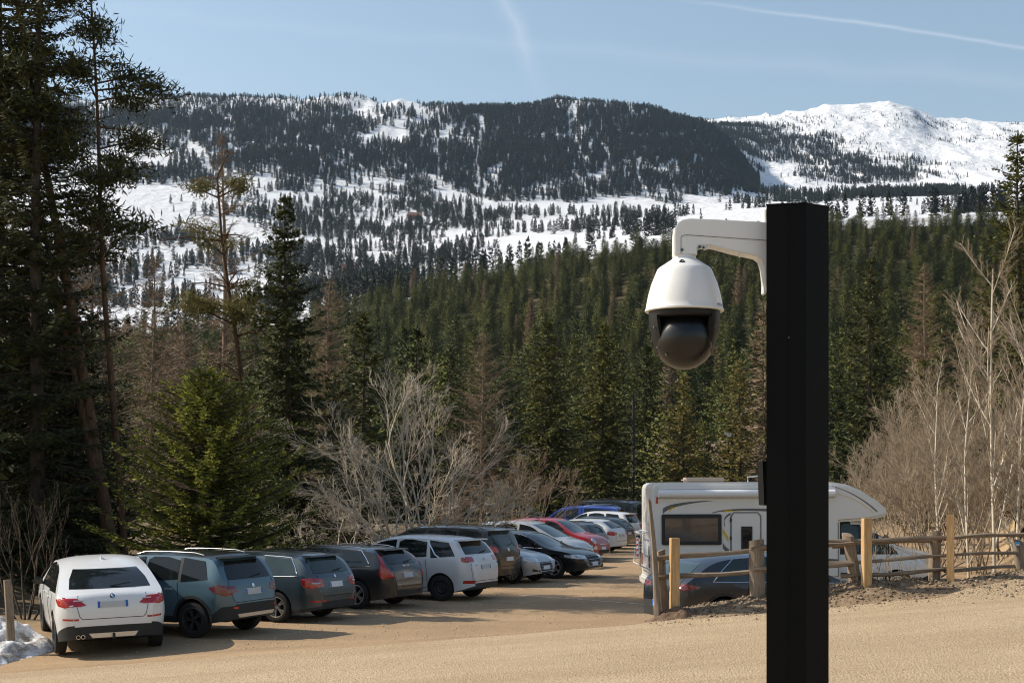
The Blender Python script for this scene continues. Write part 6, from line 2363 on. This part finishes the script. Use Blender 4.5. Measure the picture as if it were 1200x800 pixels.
def heap(name, label, cat, cx, cy, rx_, ry_, h, mat, seed, n=54, sharp=1.0):
    a = np.linspace(-1, 1, n)
    A, B = np.meshgrid(a, a)
    r = np.sqrt(A ** 2 + B ** 2)
    X, Y = cx + A * rx_, cy + B * ry_
    nz = fbm(A * 2.2 + seed, B * 2.2, 5)
    prof = np.clip(1 - r + nz * .7, 0, 1) ** sharp
    Z = zground(X, Y) + prof * h * (1 + .5 * fbm(A * 6 + seed, B * 6, 3)) - .03 - .15 * (prof <= 0.0)
    z0 = gz(cx, cy)
    v = np.stack([X.ravel() - cx, Y.ravel() - cy, Z.ravel() - z0], 1)
    i = np.arange(n * n).reshape(n, n)
    me = fast_mesh(name, v, np.stack([i[:-1, :-1].ravel(), i[:-1, 1:].ravel(), i[1:, 1:].ravel(), i[1:, :-1].ravel()], 1), True)
    return tag(add(name, me, mat, None, (cx, cy, z0)), label, cat)


heap('snow_heap', 'heap of dirty melting snow left of the white car', 'snow heap', -9.6, 25.8, 1.3, 1.2, .85, M['dirty_snow'], 4)
heap('earth_mound', 'small mound of dug earth at the foot of the first new post', 'earth mound', (787 - 600) / FPX * 24.1, 24.1, .46, .34, .20, plain('dug_earth', (.12, .075, .045), .95, var=.5, scale=14, bump=.8), 9)
sp_ = W(11, 720, 25.6)
st = tag(empty('stake', (sp_.x, 25.6, gz(sp_.x, 25.6))), 'short grey leaning stake in the snow heap at the left edge', 'stake')
a_, b_ = W(13.5, 745, 25.6) - Vector(st.location), W(8.5, 679, 25.6) - Vector(st.location)
MB().tube([a_ - Vector((0, 0, .3)), (a_ + b_) / 2, b_], [.08, .075, .07], 7).build('shaft', M['old_wood'], st, 50)

# faint white line across the lot
V = []
for t in np.linspace(0, 1, 24):
    x, y = .25 + (3.3 - .25) * t, 37.2 + (34.2 - 37.2) * t
    w = .05 + .035 * abs(math.sin(t * 23))
    V += [(x, y - w, gz(x, y - w) + .006), (x, y + w, gz(x, y + w) + .006)]
ql = Nodes('worn_white_line')
ql.set(Base_Color=ql.mix(ql.ramp(ql.noise(9, 5, .6, ql.coord()), [(.42, .0), (.58, 1.0)]), (.30, .21, .13), (.62, .58, .52)), Roughness=.9)
tag(MB().raw(V, [(2 * i, 2 * i + 1, 2 * i + 3, 2 * i + 2) for i in range(23)]).build('painted_line', ql.m), 'faint worn white line across the parking lot', kind='structure')


# far houses
def house(label, px, py, d, w, dep, h, rh, rot, wall, roof, name='cabin', cat='cabin', on_ground=True):
    x = (px - 600) / FPX * d
    z = hz(x, d) if on_ground else EYE + (570 - py) / FPX * d
    o = tag(empty(name, (x, d, z), rot), label, cat)
    MB().box((0, 0, h / 2 - 1), (w, dep, h + 2)).build('wall', wall, o)
    ov = .6
    rf = MB().raw([(-w / 2 - ov, -dep / 2 - ov, h - .3), (w / 2 + ov, -dep / 2 - ov, h - .3), (w / 2 + ov, 0, h + rh), (-w / 2 - ov, 0, h + rh), (-w / 2 - ov, dep / 2 + ov, h - .3), (w / 2 + ov, dep / 2 + ov, h - .3),
                   (-w / 2 - ov, -dep / 2 - ov, h - .05), (w / 2 + ov, -dep / 2 - ov, h - .05), (w / 2 + ov, 0, h + rh + .3), (-w / 2 - ov, 0, h + rh + .3), (-w / 2 - ov, dep / 2 + ov, h - .05), (w / 2 + ov, dep / 2 + ov, h - .05)],
                  [(0, 1, 2, 3), (3, 2, 5, 4), (6, 9, 8, 7), (9, 10, 11, 8), (0, 6, 7, 1), (4, 5, 11, 10), (0, 3, 9, 6), (3, 4, 10, 9), (1, 7, 8, 2), (2, 8, 11, 5)]).build('roof', roof, o)
    MB().box((w * .2, .3, h + rh + .3), (.9, .9, 1.6)).build('chimney', wall, rf)
    for s in (-1, 1):
        MB().box((0 + s * w * .48 * 0, 0, 0), (.01, .01, .01)) if False else None
    for k in range(3):
        MB().box((-w / 2 + w * (k + .5) / 3, -dep / 2 - .03, h * .55), (w * .12, .08, h * .28)).build('window', M['glass'], o)
    return o


wood_w = plain('larch_cladding', (.13, .075, .045), .9, var=.3, scale=2)
tile = plain('red_brown_roof', (.15, .075, .05), .9, var=.25, scale=2)
white_w = plain('white_plaster', (.65, .64, .62), .9, var=.05, scale=1)
house('small red-brown cabin on the snowy plateau, upper left', 486, 238, 1790, 17, 9, 5, 4, R(8), wood_w, tile)
house('small cabin with orange roof among trees, left of centre', 408, 318, 1290, 13, 9, 4, 4, R(20), wood_w, tile)
house('white house with brown roof glimpsed between trees above the motorhome', 830, 556, 118, 9, 7, 3.4, 1.8, R(-8), white_w, plain('brown_roof', (.22, .15, .11), .9), 'house', 'house')

# dry grass on the shelf beyond the fence, weeds along the rails, stones and clods
def blades(n, fx, hmin, hmax, wdt, lean, seed):
    g = np.random.default_rng(seed)
    P = fx(g, n)
    P[:, 2] = zground(P[:, 0], P[:, 1]) - .02
    a = g.random(n) * 6.283
    h = g.uniform(hmin, hmax, n)
    ax = norm(np.stack([np.cos(a) * lean * g.random(n), np.sin(a) * lean * g.random(n), np.ones(n)], 1))
    sd = np.stack([-np.sin(a + 1), np.cos(a + 1), np.zeros(n)], 1)
    return kites(P, ax, norm(sd), h, np.full(n, wdt))


def shelf_pts(g, n):
    x = g.uniform(8.6, 24, n * 3)
    y = 25.0 + g.random(n * 3) ** 1.4 * 26
    k = (x - (y - 24.5) * .34 > 8.9)
    return np.stack([x[k][:n], y[k][:n], np.zeros(min(n, k.sum()))], 1)


M['drygrass'] = mat_leaf('dry_grass_blades', (.24, .16, .075), (.52, .39, .21), .3, .2)
def safe_blades(n, fx, *a):
    g = np.random.default_rng(a[-1])
    P = fx(g, n)
    return blades(len(P), lambda gg, nn: P, *a)


v1 = safe_blades(42000, shelf_pts, .06, .20, .006, .9, 5)
tag(add('dry_grass', fast_mesh('dry_grass', *v1), M['drygrass']), 'dry straw-coloured grass on the slope beyond the fence', None, None, 'stuff')


def bank_pts(g, n):
    x = 2.8 + g.random(n) * 9
    y = 24.75 + g.normal(0, .16, n)
    k = fbm(x * 1.6, y, 3) > .02
    return np.stack([x[k], y[k], np.zeros(k.sum())], 1)


v2 = safe_blades(4200, bank_pts, .04, .16, .004, .9, 6)
tag(add('grass_tufts', fast_mesh('grass_tufts', *v2), M['drygrass']), 'sparse dry grass tufts along the crest of the bank', None, None, 'stuff')


def weed_pts(g, n):
    x = np.where(g.random(n) < .5, g.normal(6.35, .18, n), g.normal(7.0, .5, n))
    return np.stack([x, g.normal(24.75, .10, n), np.zeros(n)], 1)


g = np.random.default_rng(9)
wp = weed_pts(g, 26)
wp[:, 2] = zground(wp[:, 0], wp[:, 1])
stems = [((p[0] - 6.6, p[1] - 24.8, p[2] - gz(6.6, 24.8) - .05), (g.normal(0, .3), g.normal(0, .2), 1), g.uniform(.4, 1.0), .006) for p in wp]
ww, wc = bare(stems, 12, depth=2, kids=(1, 3), spread=.5, ratio=.4, curl=.10, rtwig=.003)
o = tag(empty('dry_weeds', (6.6, 24.8, gz(6.6, 24.8))), 'dry brown weed stalks standing at the fence beside the second new post', 'weeds')
add('stems', fast_mesh('stems', *ww), M['redtwig'], o)['kind'] = 'stuff'
add('twigs', fast_mesh('twigs', *wc), M['redtwig'], o)['kind'] = 'stuff'


def stones(n, fx, smin, smax, seed):
    g = np.random.default_rng(seed)
    P = fx(g, n)
    n = len(P)
    P[:, 2] = zground(P[:, 0], P[:, 1])
    base = np.array([[1, 0, 0], [0, 1, 0], [-1, 0, 0], [0, -1, 0], [0, 0, 1], [0, 0, -1]], float)
    s = (smin + (smax - smin) * g.random(n) ** 3)[:, None, None] * g.uniform(.6, 1.4, (n, 6, 1))
    a = g.random(n) * 6.28
    rot = np.stack([np.stack([np.cos(a), -np.sin(a), a * 0], 1), np.stack([np.sin(a), np.cos(a), a * 0], 1), np.stack([a * 0, a * 0, a * 0 + .7], 1)], 1)
    v = np.einsum('nij,kj->nki', rot, base) * s + P[:, None, :]
    f = np.array([[0, 1, 4], [1, 2, 4], [2, 3, 4], [3, 0, 4], [1, 0, 5], [2, 1, 5], [3, 2, 5], [0, 3, 5]])
    F = (np.arange(n) * 6)[:, None, None] + f[None]
    return v.reshape(-1, 3), F.reshape(-1, 3)


M['stone'] = mat_leaf('stones', (.26, .195, .125), (.50, .40, .29), 0.0, .1)
M['clod'] = mat_leaf('earth_clods', (.08, .055, .035), (.28, .21, .14), 0.0, .1)
v3 = stones(9000, lambda g, n: np.stack([2.3 + g.random(n) * 10, 24.35 + g.normal(0, .42, n), np.zeros(n)], 1), .006, .045, 3)
tag(add('earth_clods', fast_mesh('earth_clods', *v3), M['clod']), 'loose earth clods and stones on the bank', None, None, 'stuff')
v4 = stones(5500, lambda g, n: np.stack([g.uniform(-10, 11, n), 18.5 + g.random(n) * 5.0, np.zeros(n)], 1), .003, .012, 4)
v4[0][:, 2] += .008
tag(add('gravel', fast_mesh('gravel', *v4), M['stone']), 'scattered gravel on the road', None, None, 'stuff')
v5 = stones(5000, lambda g, n: np.stack([g.uniform(-7, 7, n), g.uniform(24.5, 42, n), np.zeros(n)], 1), .005, .03, 8)
tag(add('lot_gravel', fast_mesh('lot_gravel', *v5), M['stone']), 'loose stones on the parking lot', None, None, 'stuff')

# ------------------------------------------------------------------ air
qh = bpy.data.materials.new('haze')
qh.use_nodes = True
qh.node_tree.nodes.clear()
ho = qh.node_tree.nodes.new('ShaderNodeOutputMaterial')
hv = qh.node_tree.nodes.new('ShaderNodeVolumePrincipled')
hv.inputs['Color'].default_value = (.55, .76, 1.0, 1)
hv.inputs['Density'].default_value = HAZE
hv.inputs['Anisotropy'].default_value = 0.2
qh.node_tree.links.new(hv.outputs[0], ho.inputs['Volume'])
hb = MB().box((0, 3200, 560), (11400, 6900, 1260)).build('haze', qh)
tag(hb, 'thin blue mountain haze', None, None, 'stuff')
